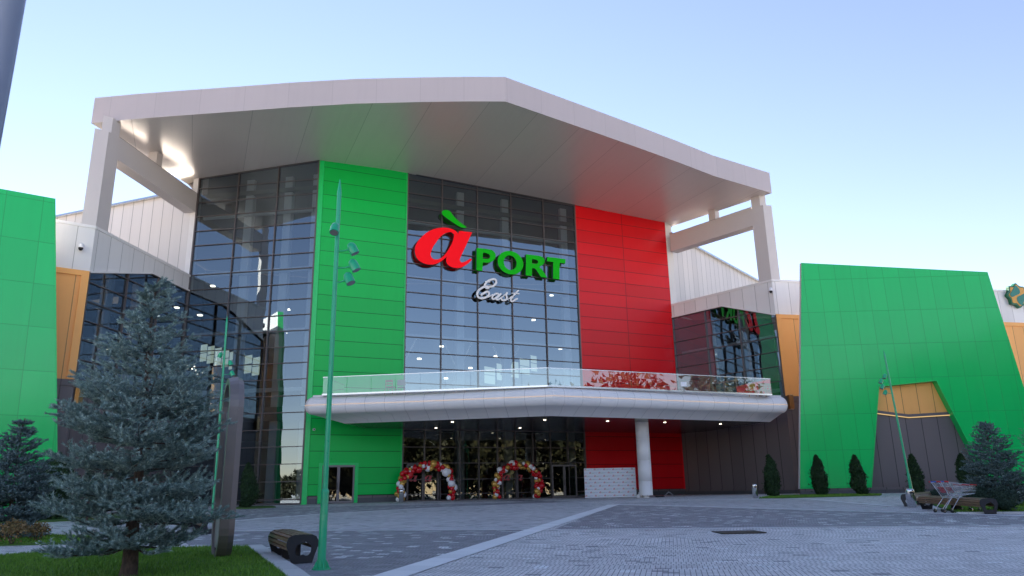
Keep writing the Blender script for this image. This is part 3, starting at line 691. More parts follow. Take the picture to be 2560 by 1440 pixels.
def win_row(pl, off, pts, n, z0, z1):
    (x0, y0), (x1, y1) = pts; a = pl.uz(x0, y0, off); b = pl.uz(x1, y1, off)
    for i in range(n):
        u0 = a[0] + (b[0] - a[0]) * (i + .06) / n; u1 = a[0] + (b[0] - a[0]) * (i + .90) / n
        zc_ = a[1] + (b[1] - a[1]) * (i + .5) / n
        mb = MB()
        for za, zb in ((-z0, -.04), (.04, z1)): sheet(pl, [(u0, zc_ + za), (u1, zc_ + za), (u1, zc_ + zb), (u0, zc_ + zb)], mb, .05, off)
        part(mb, 'far_window_glow', M['skyglow'])  # glowing pane instead of an opening to the sky
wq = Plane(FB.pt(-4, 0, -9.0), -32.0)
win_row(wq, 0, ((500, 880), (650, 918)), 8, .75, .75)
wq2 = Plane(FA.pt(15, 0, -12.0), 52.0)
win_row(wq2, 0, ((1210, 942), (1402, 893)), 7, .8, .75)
mb = MB(); a_ = aty(227, 722, 53.4); b_ = aty(259, 748, 53.4); mb.prism([(a_[0], 53.4, b_[2]), (b_[0], 53.4, b_[2]), (b_[0], 53.4, a_[2]), (a_[0], 53.4, a_[2])], (0, .1, 0)); part(mb, 'far_window_glow', M['skyglow'])
# ceiling lamps inside: separate lit fittings on short rods
LAMPS = [(FA, -6, 1379, 738), (FA, -6, 1334, 800), (FA, -5, 1104, 866), (FA, -7, 1266, 852), (FA, -7, 1262, 871), (FA, -5, 1048, 897), (FA, -7, 1239, 891), (FA, -7, 1401, 872), (FA, -5, 1176, 920), (FA, -5, 1115, 946),
         (FB, -5, 600, 684), (FB, -6, 614, 748), (FB, -6, 532, 715), (FB, -5, 500, 788), (FB, -5, 719, 774), (FB, -5, 712, 831), (FB, -6, 593, 858), (FB, -7, 593, 836), (C2, -4, 313, 702), (C2, -4, 442, 769)]
mb0 = MB(); mb0.box((0, 0, 0), (.15, 0, 0), (0, .15, 0), (0, 0, .04), 0); rod0 = MB(); rod0.tube([(0, 0, .03), (0, 0, 1.6)], .012, 5)
proto = None
for i, (pl, off, x, y) in enumerate(LAMPS):
    u, z = pl.uz(x, y, off); p = pl.pt(u, z, off)
    if proto is None:
        proto = thing('ceiling_lamp', p, 'small warm white square lamp hanging inside behind the curtain wall glass', 'lamp', 'ceiling lamps behind the glass')
        mb0.build('lamp_body', M['lamp'], proto); rod0.build('rod', M['frame'], proto)
    else:
        c = copy_tree(proto); c.location = p

sl0 = FB.pt(-6, 9.5, -3.0); slt = thing('string_lights', sl0, 'string of tiny warm bulbs hanging behind the left glazing above the spruce', 'string lights')
pts_ = [(90, 760, C2), (180, 785, C2), (258, 830, C2), (225, 860, C2), (397, 830, C2), (368, 868, C2), (418, 882, C2), (470, 893, C2), (440, 922, C2), (1090, 1010, FB), (1148, 1040, FB), (1165, 1075, FB), (1210, 1080, FB), (1250, 1097, FB), (1235, 1055, FB), (1270, 1142, FB), (1330, 1120, FB), (1365, 1150, FB)]
bl_ = MB(); bl_.lathe((0, 0, 0), [(.01, -.05), (.05, -.02), (.05, .02), (.015, .06)], 8); wr_ = MB(); lastp = None; bulb_at = []
for x, y, pl in pts_:
    u, z = pl.uz(220 + x / 4.647, 690 + y / 4.647, -2.6); p = pl.pt(u, z, -2.6)
    bulb_at.append(p)
    if lastp is not None and np.linalg.norm(p - lastp) < 3.5: wr_.tube([lastp + [0, 0, .06], (p + lastp) / 2 + [0, 0, -.02], p + [0, 0, .06]], .008, 4)
    lastp = p
wr_.build('wire', M['frame'], slt, sl0)
for k, p in enumerate(bulb_at):
    if k == 0: b0 = bl_.build('bulb', M['lamp'], slt); bb_ = b0
    else: bb_ = b0.copy(); COL.objects.link(bb_)
    bb_.location = tuple(p - sl0)

# ------------------------------------------------------------------ roof sign and emblem
SO = .42                                                    # sign faces stand 42 cm in front of the glass
def smooth_closed(P, k=4):
    n = len(P); out = []
    for i in range(n):
        p0, p1, p2, p3 = P[i - 1], P[i], P[(i + 1) % n], P[(i + 2) % n]
        for j in range(k):
            t = j / k
            out.append(tuple(.5 * ((2 * p1[c]) + (-p0[c] + p2[c]) * t + (2 * p0[c] - 5 * p1[c] + 4 * p2[c] - p3[c]) * t * t + (-p0[c] + 3 * p1[c] - 3 * p2[c] + p3[c]) * t ** 3) for c in (0, 1)))
    return out
def smooth_open(P, k=5):
    out = []; n = len(P)
    for i in range(n - 1):
        p0, p1, p2, p3 = P[max(i - 1, 0)], P[i], P[i + 1], P[min(i + 2, n - 1)]
        for j in range(k):
            t = j / k
            out.append(tuple(.5 * ((2 * p1[c]) + (-p0[c] + p2[c]) * t + (2 * p0[c] - 5 * p1[c] + 4 * p2[c] - p3[c]) * t * t + (-p0[c] + 3 * p1[c] - 3 * p2[c] + p3[c]) * t ** 3) for c in (0, 1)))
    return out + [P[-1]]
def glyph(outer, holes, th, bevel=0.0):
    """filled 2-D outline with holes -> (verts, faces, side flags), front at z=0 and back at z=-th"""
    cu = bpy.data.curves.new('outline', 'CURVE'); cu.dimensions = '2D'; cu.fill_mode = 'BOTH'; cu.extrude = th / 2
    for P in [outer] + holes:
        sp_ = cu.splines.new('POLY'); sp_.points.add(len(P) - 1)
        for q, p in zip(sp_.points, P): q.co = (p[0], p[1], 0, 1)
        sp_.use_cyclic_u = True
    ob = bpy.data.objects.new('outline', cu); COL.objects.link(ob); bpy.context.view_layer.update()
    me = bpy.data.meshes.new_from_object(ob.evaluated_get(bpy.context.evaluated_depsgraph_get()))
    vs = [tuple(v.co) for v in me.vertices]; fs = [tuple(p.vertices) for p in me.polygons]
    fl = [abs(p.normal.z) < .5 for p in me.polygons]
    bpy.data.objects.remove(ob); bpy.data.curves.remove(cu); bpy.data.meshes.remove(me)
    return [(v[0], v[1], v[2] - th / 2) for v in vs], fs, fl
def add_glyph(mb, pl, off, g, mf=0, ms=1, u0=0, z0=0, sc=1.0):
    vs, fs, fl = g; P = [pl.pt(u0 + v[0] * sc, z0 + v[1] * sc, off + v[2]) for v in vs]
    for f, s_ in zip(fs, fl): mb.mesh([P[i] for i in f], [tuple(range(len(f)))], ms if s_ else mf)
def Z(pts, s, ox, oy): return [FA.uz(ox + x / s, oy + y / s, SO) for x, y in pts]
S1 = (4.8, 960, 400)
ACC = smooth_closed(Z([(695, 632), (708, 608), (735, 600), (770, 604), (798, 622), (850, 690), (930, 760), (988, 800), (978, 814), (920, 806), (850, 765), (770, 710), (708, 662)], *S1), 3)
def dens(P, k):
    return smooth_closed(P, k)
A_OUT = (lambda q: q)(Z([(905, 850), (1058, 868)], *S1)) + smooth_open(Z([(1058, 868), (985, 1025), (922, 1160), (911, 1200), (925, 1225), (955, 1226), (1000, 1204), (1035, 1180)], *S1), 4) + smooth_open(Z([(1058, 1192), (1030, 1225), (980, 1262), (930, 1288), (880, 1297), (820, 1288), (775, 1264), (750, 1228), (746, 1190), (756, 1155)], *S1), 4) \
    + smooth_open(Z([(745, 1168), (700, 1205), (640, 1240), (570, 1256), (500, 1248), (435, 1218), (392, 1170), (371, 1105), (374, 1048), (397, 990), (440, 935), (500, 880), (570, 840), (640, 818), (720, 810), (790, 820), (840, 838), (872, 860), (888, 886)], *S1), 4)
A_IN = smooth_closed(Z([(836, 890), (800, 865), (760, 870), (712, 892), (668, 932), (625, 990), (590, 1040), (566, 1100), (560, 1140), (575, 1175), (610, 1192), (660, 1188), (715, 1152), (758, 1100), (800, 1030), (826, 970), (838, 915)], *S1), 3)
P_OUT = Z([(1112, 1055), (1180, 1062)], *S1) + smooth_open(Z([(1235, 1069), (1290, 1080), (1325, 1105), (1340, 1142), (1330, 1185), (1300, 1215), (1250, 1231), (1187, 1229)], *S1), 4) + Z([(1180, 1330), (1110, 1322)], *S1)
P_IN = Z([(1186, 1112)], *S1) + smooth_open(Z([(1222, 1116), (1255, 1129), (1272, 1152), (1268, 1173), (1245, 1186), (1186, 1183)], *S1), 4)
def ell(cx, cy, rx, ry, sh, n=40): return [(cx + rx * math.cos(2 * math.pi * i / n), cy + ry * math.sin(2 * math.pi * i / n) + sh * rx * math.cos(2 * math.pi * i / n)) for i in range(n)]
O_OUT = Z(ell(1518, 1232, 154, 140, .13), *S1); O_IN = Z(ell(1514, 1232, 77, 87, .13), *S1)
R_OUT = Z([(1705, 1132), (1780, 1140)], *S1) + smooth_open(Z([(1840, 1147), (1893, 1160), (1922, 1186), (1926, 1225), (1905, 1258), (1862, 1280)], *S1), 4) + Z([(1897, 1312), (1958, 1412), (1885, 1405), (1826, 1318), (1803, 1300), (1777, 1298), (1775, 1392), (1700, 1384)], *S1)
R_IN = Z([(1776, 1190)], *S1) + smooth_open(Z([(1815, 1194), (1843, 1208), (1849, 1230), (1828, 1245), (1776, 1243)], *S1), 4)
T_OUT = Z([(1958, 1162), (2178, 1190), (2175, 1242), (2108, 1234), (2105, 1432), (2028, 1425), (2030, 1224), (1955, 1214)], *S1)
so = FA.pt(*FA.uz(1220, 640, SO), SO)
sign = thing('shop_sign', so, 'big red and green raised letters with white script on the centre glass wall', 'sign')
def sign_letter(name, outer, holes, mf, ms, label=None):
    mb = MB(); add_glyph(mb, FA, SO, glyph(outer, holes, .26)); o = mb.build(name, [M[mf], M[ms]], sign, so)
    if label: o['label'] = label
sign_letter('letter', A_OUT, [A_IN], 'signred', 'signdarkr', 'large slanted red letter a'); sign_letter('accent', ACC, [], 'signgreen', 'signdark')
sign_letter('letter', P_OUT, [P_IN], 'signgreen', 'signdark', 'green letter P'); sign_letter('letter', O_OUT, [O_IN], 'signgreen', 'signdark', 'green letter O')
sign_letter('letter', R_OUT, [R_IN], 'signgreen', 'signdark', 'green letter R'); sign_letter('letter', T_OUT, [], 'signgreen', 'signdark', 'green letter T')
S2 = (14.4, 1170, 680)
STROKES = {'E': [([(800, 525), (900, 510), (980, 440), (1018, 370), (1008, 300), (960, 262), (880, 262), (780, 295), (690, 350), (630, 420), (605, 490), (640, 560), (710, 588), (745, 560), (720, 525), (640, 520), (560, 540), (470, 590), (390, 660), (340, 740), (335, 820), (370, 900), (430, 935), (520, 945), (620, 920), (710, 870), (760, 800), (755, 740), (720, 710), (650, 715), (560, 770), (470, 830)], 24), ([(640, 345), (720, 352), (790, 352)], 13)],
           'a': [([(650, 915), (740, 895), (820, 850), (900, 800)], 11), ([(1110, 800), (1060, 775), (980, 790), (900, 850), (872, 920), (890, 970), (950, 962), (1040, 900), (1120, 830), (1190, 785)], 21), ([(1190, 785), (1100, 880), (1020, 960), (1030, 990), (1100, 985), (1180, 930)], 19)],
           's': [([(1180, 930), (1280, 860), (1410, 745)], 13), ([(1410, 745), (1375, 830), (1400, 900), (1380, 980), (1310, 1020), (1230, 1010), (1212, 965)], 21), ([(1380, 1000), (1470, 960), (1560, 880)], 11)],
           't': [([(1815, 665), (1700, 780), (1600, 900), (1545, 990), (1550, 1040), (1600, 1055), (1680, 1020), (1785, 945)], 20), ([(1590, 762), (1700, 770), (1835, 785)], 13)]}
for ch, sts in STROKES.items():
    mb = MB()
    for pts, r in sts:
        q = [FA.uz(S2[1] + x / S2[0], S2[2] + y / S2[0], SO) for x, y in smooth_open(pts, 5)]; w = r / S2[0] * .046
        for (a, b) in zip(q, q[1:]):
            bar(FA, a[0], a[1], b[0], b[1], mb, 2 * w, .05, SO - .02 + random.uniform(0, .002), 0); bar(FA, a[0], a[1], b[0], b[1], mb, 2 * w * .96, .16, SO - .13, 1)
        for a in q[::2]: mb.lathe(FA.pt(a[0], a[1], SO - .04), [(w, 0), (w, .043)], 10, 0, False, FA.n)
    o = mb.build('letter', [M['signwhite'], M['signdark']], sign, so); o['label'] = 'white script letter ' + ch
# emblem on the right wing
EO = .32
ec = D2.uz(2545, 738.5, EO); eo = D2.pt(ec[0], ec[1], EO)
emb = thing('wall_emblem', eo, 'green and gold star shaped emblem on the white wall at the far right', 'emblem')
def star(R, r, n=8, k=6):
    P = []
    for i in range(n):
        a = math.pi / 2 + 2 * math.pi * i / n; b = a + math.pi / n
        for da in (-.10, 0, .10): P.append((R * (1 - abs(da) * .35) * math.cos(a + da), R * (1 - abs(da) * .35) * math.sin(a + da)))
        P.append((r * math.cos(b), r * math.sin(b)))
    return smooth_closed(P, 2)
RS = 1.02
for nm, mat, P, off, th in (('rim', 'rimgreen', star(RS, RS * .83), EO, .28), ('gold_star', 'gold', star(RS * .87, RS * .69), EO + .03, .05)):
    mb = MB(); add_glyph(mb, D2, off, glyph(P, [], th), 0, 0, ec[0], ec[1]); mb.build(nm, M[mat], emb, eo)
lf = [D2.uz(2480 + x / 14.4, 690 + y / 14.4, EO + .06) for x, y in [(842, 345), (955, 430), (1010, 545), (985, 640), (870, 692), (740, 755), (655, 665), (745, 500)]]
lf = smooth_closed([(u - ec[0], z - ec[1]) for u, z in lf], 4)
for sg in (1, -1):
    mb = MB(); add_glyph(mb, D2, EO + .055, glyph([(sg * x, sg * y) for x, y in lf], [], .04), 0, 0, ec[0], ec[1]); mb.build('leaf', M['teal'], emb, eo)

# ------------------------------------------------------------------ small fittings on the walls
def cctv(pl, x, y, label, dome=True):
    u, z = pl.uz(x, y, .2); p = pl.pt(u, z, .2); t = thing('security_camera', p, label, 'camera')
    if dome:
        mb = MB(); mb.lathe((0, 0, 0), [(.03, .28), (.09, .26), (.13, .18), (.13, .02)], 14); mb.tube([(0, 0, .2), tuple(-pl.n * .22 + [0, 0, .24])], .035, 6); mb.build('housing', M['bal_white'], t)
        mb = MB(); mb.lathe((0, 0, 0), [(.125, .02), (.12, -.05), (.08, -.12), (.03, -.145)], 14); mb.build('dome', M['darkglass'], t)
    else:
        mb = MB(); mb.tube([tuple(pl.n * .22), tuple(-pl.n * .05)], .07, 10); mb.tube([(0, 0, 0), tuple(-pl.n * .22 + [0, 0, .06])], .03, 6); mb.build('housing', M['bal_white'], t)
        mb = MB(); mb.lathe(pl.n * .215, [(.05, 0), (.05, .015)], 10, axis=pl.n); mb.build('lens', M['darkglass'], t)
cctv(C1, 202, 620, 'black and white dome camera on the white left wing wall')
cctv(D1, 1927, 728, 'black and white dome camera under the right wing parapet')
cctv(FA, 784, 1074, 'small white bullet camera on the green wall below the canopy', False)
def wall_lamp(pl, x, y, label):
    u, z = pl.uz(x, y, .2); p = pl.pt(u, z, .2); t = thing('wall_lamp', p, label, 'wall lamp')
    mb = MB(); mb.box((0, 0, 0), pl.u * .17, pl.n * .12, (0, 0, .5)); mb.box(tuple(-pl.n * .14), pl.u * .06, pl.n * .06, (0, 0, .15)); mb.build('lamp_body', M['brass'], t)
    mb = MB(); mb.box((0, 0, .506), pl.u * .14, pl.n * .09, (0, 0, .005)); mb.box((0, 0, -.506), pl.u * .14, pl.n * .09, (0, 0, .005)); mb.build('lens', M['bal_white'], t)
wall_lamp(C2, 198, 986, 'box shaped brass lamp on the grey left wing wall behind the big spruce')
wall_lamp(D2, 1977, 1005, 'box shaped brass lamp on the grey wall at the right end of the canopy')

# ------------------------------------------------------------------ ground
mb = MB(); X = [-400, -60, -30, -10, 10, 30, 60, 400]; Yk = [-400, -60, 0, 15, 30, YB, 90, 400]
for i in range(len(X) - 1):
    for j in range(len(Yk) - 1):
        mb.face([(X[i], Yk[j], gz(Yk[j])), (X[i + 1], Yk[j], gz(Yk[j])), (X[i + 1], Yk[j + 1], gz(Yk[j + 1])), (X[i], Yk[j + 1], gz(Yk[j + 1]))])
structure('plaza_ground', mb, M['pave_light'])
def gpoly(name, px, mat, lift, th=0.0, world=False):
    P = [np.asarray(p, float) if world else gnd(*p) for p in px]; P = [np.array([p[0], p[1], gz(p[1]) + lift]) for p in P]
    a = sum(P[i][0] * P[(i + 1) % len(P)][1] - P[(i + 1) % len(P)][0] * P[i][1] for i in range(len(P)))
    if a < 0: P = P[::-1]
    mb = MB()
    if th: mb.prism(P[::-1] if False else P, (0, 0, -th), 0, [(p[0], p[1]) for p in P])
    else: mb.face(P, 0, [(p[0], p[1]) for p in P])
    return structure(name, mb, mat)
# dark and mid paving fields
gpoly('dark_paving', [(420, 1331), (600, 1329), (1330, 1325.5), (1180, 1369), (955, 1440), (700, 1560), (300, 1560), (300, 1440), (500, 1380)], M['pave_dark'], .004)
gpoly('dark_paving', [(1537, 1262.5), (1700, 1266.5), (2560, 1291), (2900, 1301), (2900, 1312), (2560, 1314.5), (1385, 1323.5)], M['pave_dark'], .004)
gpoly('dark_paving', [(560, 1276), (756, 1263.5), (1000, 1253.5), (1300, 1249.5), (1440, 1255), (1300, 1260), (1080, 1269.5), (812, 1284), (560, 1303)], M['pave_dark'], .004)
gpoly('mid_paving', [(1545, 1259), (1700, 1252), (1890, 1249), (2010, 1247), (2560, 1284), (2560, 1288), (1690, 1264), (1560, 1261)], M['pave_mid'], .004)
gpoly('mid_paving', [(300, 1321), (300, 1295), (560, 1304), (812, 1285), (1080, 1270.5), (1300, 1261), (1440, 1256), (1525, 1262), (1345, 1323), (600, 1326.5)], M['pave_mid'], .004)
# pale stone bands
def band(name, pts, w, lift=.008):
    P = [gnd(*p) for p in pts]; mb = MB(); al = 0
    for a, b in zip(P, P[1:]):
        t = unit((b - a) * [1, 1, 0]); s_ = np.array([-t[1], t[0], 0]) * w / 2; L = np.linalg.norm(b - a)
        q = [a - s_, b - s_, b + s_, a + s_]; mb.face([(p[0], p[1], gz(p[1]) + lift) for p in q], 0, [(al, 0), (al + L, 0), (al + L, w), (al, w)]); al += L
    structure(name, mb, M['band'])
band('stone_band', [(980, 1440), (1535, 1262)], .55, .012); band('stone_band', [(700, 1532), (980, 1440)], .55, .012)
band('stone_band', [(300, 1329.5), (600, 1327.5), (1450, 1324), (2000, 1319), (2560, 1315)], .20)
band('stone_band', [(1537, 1261), (1700, 1265), (2120, 1277), (2560, 1290)], .34)
band('stone_band', [(560, 1304), (812, 1284.5), (1080, 1270), (1300, 1260.5), (1440, 1255.5)], .30)
band('stone_band', [(1690, 1251), (1890, 1248.5), (2010, 1247), (2240, 1266)], .28)
# lawns and kerbs
LAWN = [(-600, 1412), (0, 1395), (155, 1381), (400, 1375), (618, 1371.5), (704, 1440), (770, 1500), (830, 1560), (-600, 1560)]
gpoly('lawn_soil', LAWN, M['soil'], .05, .06)
def kerb(pts, w=.30, h=.075):
    P = [gnd(*p) for p in pts]; mb = MB(); al = 0; k = len(P); sd = []
    for i in range(k):
        t = unit(((P[min(i + 1, k - 1)] - P[i]) * (i < k - 1) + (P[i] - P[i - 1]) * (i > 0)) * [1, 1, 0]); sd.append(np.array([-t[1], t[0], 0]) * w)
    for i in range(k - 1):
        a, b = P[i], P[i + 1]; L = np.linalg.norm(b - a); z = lambda p: np.array([p[0], p[1], gz(p[1]) + h])
        q = [z(a), z(b), z(b + sd[i + 1]), z(a + sd[i])]; mb.prism(q, (0, 0, -h - .02), 0, [(al, 0), (al + L, 0), (al + L, w), (al, w)]); al += L
    structure('kerb', mb, M['kerb'])
kerb([(830, 1560), (704, 1440), (618, 1372)][::-1], .30); kerb([(-600, 1412), (0, 1395), (155, 1381), (400, 1375), (618, 1371.5)], .10, .055)
LAWN2 = [(-300, 1366), (0, 1365), (200, 1361), (250, 1345), (100, 1339), (-300, 1339)]
gpoly('lawn_soil', LAWN2, M['soil'], .04, .05)
LAWN3 = [(-200, 1312), (60, 1308), (200, 1302), (330, 1297), (330, 1287), (150, 1286), (90, 1291), (-200, 1292)]
gpoly('lawn_soil', LAWN3, M['soil'], .04, .05)
LAWN4 = [(2395, 1284), (2560, 1283), (2720, 1284), (2720, 1254), (2560, 1250), (2420, 1254), (2330, 1262), (2350, 1270)]
gpoly('lawn_soil', LAWN4, M['soil'], .05, .06)
LAWN5 = [(1897, 1246.5), (1960, 1246), (2200, 1239.5), (2205, 1237), (2100, 1237.5), (1940, 1241)]
gpoly('lawn_soil', LAWN5, M['soil'], .05, .06)
LAWN6 = [(575, 1273), (640, 1272), (690, 1269), (680, 1266), (600, 1267)]
gpoly('lawn_soil', LAWN6, M['soil'], .05, .06)
kerb([(2720, 1285.5), (2560, 1284.5), (2395, 1285.5)][::-1], .16, .06)
def inside(P, x, y):
    c = False; n = len(P)
    for i in range(n):
        a, b = P[i], P[(i + 1) % n]
        if (a[1] > y) != (b[1] > y) and x < (b[0] - a[0]) * (y - a[1]) / (b[1] - a[1]) + a[0]: c = not c
    return c
def grass(px, n, h0, h1, w, lift, ymin=None):
    P = [gnd(*p)[:2] for p in px]; lo = np.min(P, 0); hi = np.max(P, 0)
    if ymin: lo[1] = max(lo[1], ymin)
    vs = []; 
    while len(vs) < n * 3:
        x, y = RNG.uniform(lo, hi)
        if not inside(P, x, y): continue
        a = RNG.uniform(0, 6.283); h = RNG.uniform(h0, h1); lean = RNG.normal(0, .35, 2) * h; z = gz(y) + lift
        dx, dy = math.cos(a) * w, math.sin(a) * w
        vs += [(x - dx, y - dy, z), (x + dx, y + dy, z), (x + lean[0], y + lean[1], z + h)]
    mb = MB(); me = bpy.data.meshes.new('grass'); me.from_pydata(vs, [], [(i, i + 1, i + 2) for i in range(0, len(vs), 3)])
    me.materials.append(M['grass']); o = bpy.data.objects.new('grass', me); COL.objects.link(o); tag(o, kind='stuff'); return o
tag(grass(LAWN, 60000, .03, .075, .006, .048, 9.5), 'short green mown lawn round the big spruce trunk', 'grass')
tag(grass(LAWN2, 9000, .03, .07, .010, .038), 'strip of green lawn round the yellowing shrubs', 'grass')
tag(grass(LAWN4, 9000, .03, .08, .012, .048), 'patch of green lawn under the round clipped bushes', 'grass')
tag(grass(LAWN5, 6000, .03, .08, .016, .048), 'narrow green grass strip under the right row of conifers', 'grass')

# ------------------------------------------------------------------ lamp posts
def lamp_post(base, top, label, heads, base_px, top_px):
    """tapering green mast with four spotlights on short arms"""
    base = np.array(base, float); t = thing('lamp_post', base, label, 'lamp post', 'green spotlight masts'); d = np.array(top, float) - base; H = np.linalg.norm(d); ax = d / H
    at = lambda h: ax * h
    mb = MB(); mb.tube([at(0), at(.02)], .16, 12)
    for k in range(4):
        a = k * math.pi / 2 + .5; dr = np.array([math.cos(a), math.sin(a), 0]); sd = np.array([-dr[1], dr[0], 0]) * .006
        mb.prism([at(.02) + dr * .06 - sd, at(.02) + dr * .135 - sd, at(.11) + dr * .10 - sd, at(.17) + dr * .06 - sd], sd * 2)
    mb.build('base_plate', M['lampgreen'], t)
    h1 = .175 * H
    mb = MB(); mb.tube([at(.02), at(.6 * h1), at(h1)], [.068, .066, .064], 14); mb.tube([at(h1), at(h1 + .03), at(h1 + .07)], [.068, .070, .048], 14); mb.build('lower_pole', M['lampgreen'], t)
    mb = MB(); mb.tube([at(h1 + .07), at(H * .94), at(H - .28)], [.047, .040, .043], 12); mb.tube([at(H - .28), at(H - .02), at(H)], [.043, .012, .004], 12); mb.build('upper_pole', M['lampgreen'], t)
    for f, az, arm in heads:
        h = (aty((base_px[0] + top_px[0]) / 2, f, base[1])[2] - base[2]) if f > 2 else H * f; dr = np.array([math.cos(az), math.sin(az), 0]); up = np.array([0, 0, 1.0])
        a0 = at(h); a1 = a0 + dr * arm + up * .04
        mb = MB(); mb.tube([a0, a0 + dr * arm * .6 + up * .01, a1], [.012, .012, .018], 6)
        ar = mb.build('spotlight', M['lampgreen'], t)
        hd = unit(dr * .45 - up * .9); mb = MB()
        c = a1 + up * .09 + dr * .03; mb.lathe(c, [(.03, -.035), (.065, -.01), (.085, .05), (.085, .19)], 14, axis=hd)
        mb.build('head', M['lampgreen'], ar)
        mb = MB(); mb.lathe(c + hd * .175, [(.072, 0), (.072, .018)], 14, axis=hd); mb.build('lens', M['bronze_l'], ar)
b1 = gnd(803, 1424); t1 = aty(850, 448, b1[1])
lamp_post(b1, t1, 'tall green mast with four spotlights in front of the green wall', [(588, -1.57, .13), (628, 0.15, .22), (671, 0.05, .26), (708, -.35, .22)], (803, 1424), (850, 448))
b2 = gnd(531, 1300); t2 = aty(568, 790, b2[1])
lamp_post(b2, t2, 'green mast with spotlights behind the tall metal ring stele', [(890, 2.8, .14), (912, -.2, .24), (937, 0.1, .30), (960, 0.0, .22)], (531, 1300), (568, 790))
b3 = gnd(2285, 1258); t3 = aty(2209, 876, b3[1])
lamp_post(b3, t3, 'green leaning mast with spotlights in front of the right wall niche', [(943, 3.3, .14), (955, 3.2, .34), (969, 3.3, .36), (983, 3.0, .22)], (2285, 1258), (2209, 876))
g0 = aty(2, 160, 4.2); g1 = np.array([g0[0] - .005, 4.2, 0.065])
t = thing('lamp_post', (g0[0], 4.2, gz(4.2)), 'out of focus grey blue post cut by the upper left corner', 'lamp post')
mb = MB(); mb.tube([(0, 0, 0), (0, 0, 4.0), (0, 0, 9.0)], [.082, .074, .058], 18); mb.build('pole', M['lampgrey'], t)
mb = MB(); mb.tube([(0, 0, 0), (0, 0, .03)], .2, 18); mb.tube([(0, 0, .03), (0, 0, 1.1), (0, 0, 1.16)], [.115, .115, .09], 18); mb.build('base_plate', M['lampgrey'], t)
mb = MB(); mb.tube([(0, 0, 8.9), (-.5, .1, 9.3), (-1.4, .2, 9.45)], [.06, .045, .04], 10); mb.box((-1.75, .25, 9.45), (.36, .02, 0), (0, .13, 0), (0, 0, .05)); mb.build('lamp_head', M['lampgrey'], t)

# ------------------------------------------------------------------ benches
def bench(a, b, label, W=.56, H=.49, nmid=1):
    """a, b = ground centres of the two end panels; slatted seat curling over solid end panels with a cut-out"""
    a = np.array([a[0], a[1], gz(a[1])]); b = np.array([b[0], b[1], gz(b[1])]); L = np.linalg.norm(b - a); t = thing('bench', a, label, 'bench', 'slatted benches with black end panels')
    ax = unit(b - a); sx = np.array([ax[1], -ax[0], 0]); up = np.array([0, 0, 1.0])
    outl = [(-.30, 0), (-.37, .28), (-.42, .44), (-.47, .62), (-.46, .78), (-.40, .92), (-.28, .985), (0, 1.0), (.28, .985), (.40, .92), (.46, .78), (.47, .62), (.42, .44), (.37, .28), (.30, 0)]
    outl = [(x * W / .94, z * H) for x, z in outl]
    hole = [(x * W / .94, z * H) for x, z in [(-.17, .30), (-.20, .52), (-.12, .66), (.02, .70), (.10, .76), (.14, .70), (.24, .62), (.26, .44), (.20, .30), (.10, .27), (.02, .31), (-.08, .27)]]
    gl_ = glyph(outl, [smooth_closed(hole, 2)], .012)
    for q in (0, L - .012):
        mb = MB(); vs, fs, fl = gl_; P = [ax * (q + .012 + v[2]) + sx * v[0] + up * v[1] for v in vs]
        for f in fs: mb.mesh([P[i] for i in f], [tuple(range(len(f)))])
        mb.build('end_panel', M['benchblack'], t)
    mb = MB()
    for k in range(1, nmid + 1):
        c = ax * (L * k / (nmid + 1)); mb.box(c + up * (H * .3), ax * .006, sx * W * .30, up * H * .3); mb.box(c + up * (H * .82), ax * .006, sx * W * .42, up * H * .08)
    mb.box(ax * L / 2 + up * (H * .86), ax * L / 2 * .99, sx * .03, up * .012); mb.build('support_frame', M['benchblack'], t)
    prof = [(x, z) for x, z in outl if z > .40 * H]; cum = [0]
    for p, q in zip(prof, prof[1:]): cum.append(cum[-1] + math.dist(p, q))
    mb = MB(); n = 13
    for k in range(n):
        s_ = cum[-1] * (k + .5) / n; i = max(j for j in range(len(cum)) if cum[j] <= s_); i = min(i, len(prof) - 2); f = (s_ - cum[i]) / (cum[i + 1] - cum[i])
        p = [prof[i][c] + (prof[i + 1][c] - prof[i][c]) * f for c in (0, 1)]; tx, tz = prof[i + 1][0] - prof[i][0], prof[i + 1][1] - prof[i][1]; l = math.hypot(tx, tz); tx /= l; tz /= l
        w = cum[-1] / n * .36; T = sx * tx + up * tz; N = np.cross(ax, T); cen = ax * L / 2 + sx * p[0] + up * p[1]
        if N @ (sx * p[0] + up * (p[1] - .5 * H)) > 0: N = -N
        mb.box(cen + N * .014, ax * (L / 2 - .013), T * w, N * .013)
    mb.build('slats', M['wood'], t)
bench(gnd(754, 1409.5), gnd(704, 1387.5), 'short slatted bench with black end panels beside the near lamp post')
bench(gnd(2477, 1286), gnd(2318, 1273), 'long slatted bench behind the shopping carts')
bench(gnd(2274, 1267), gnd(2330, 1258), 'slatted bench partly hidden behind the steel bin at the right')
bench(gnd(528, 1335), gnd(470, 1318), 'dark bench half hidden between the big spruce and the metal stele')

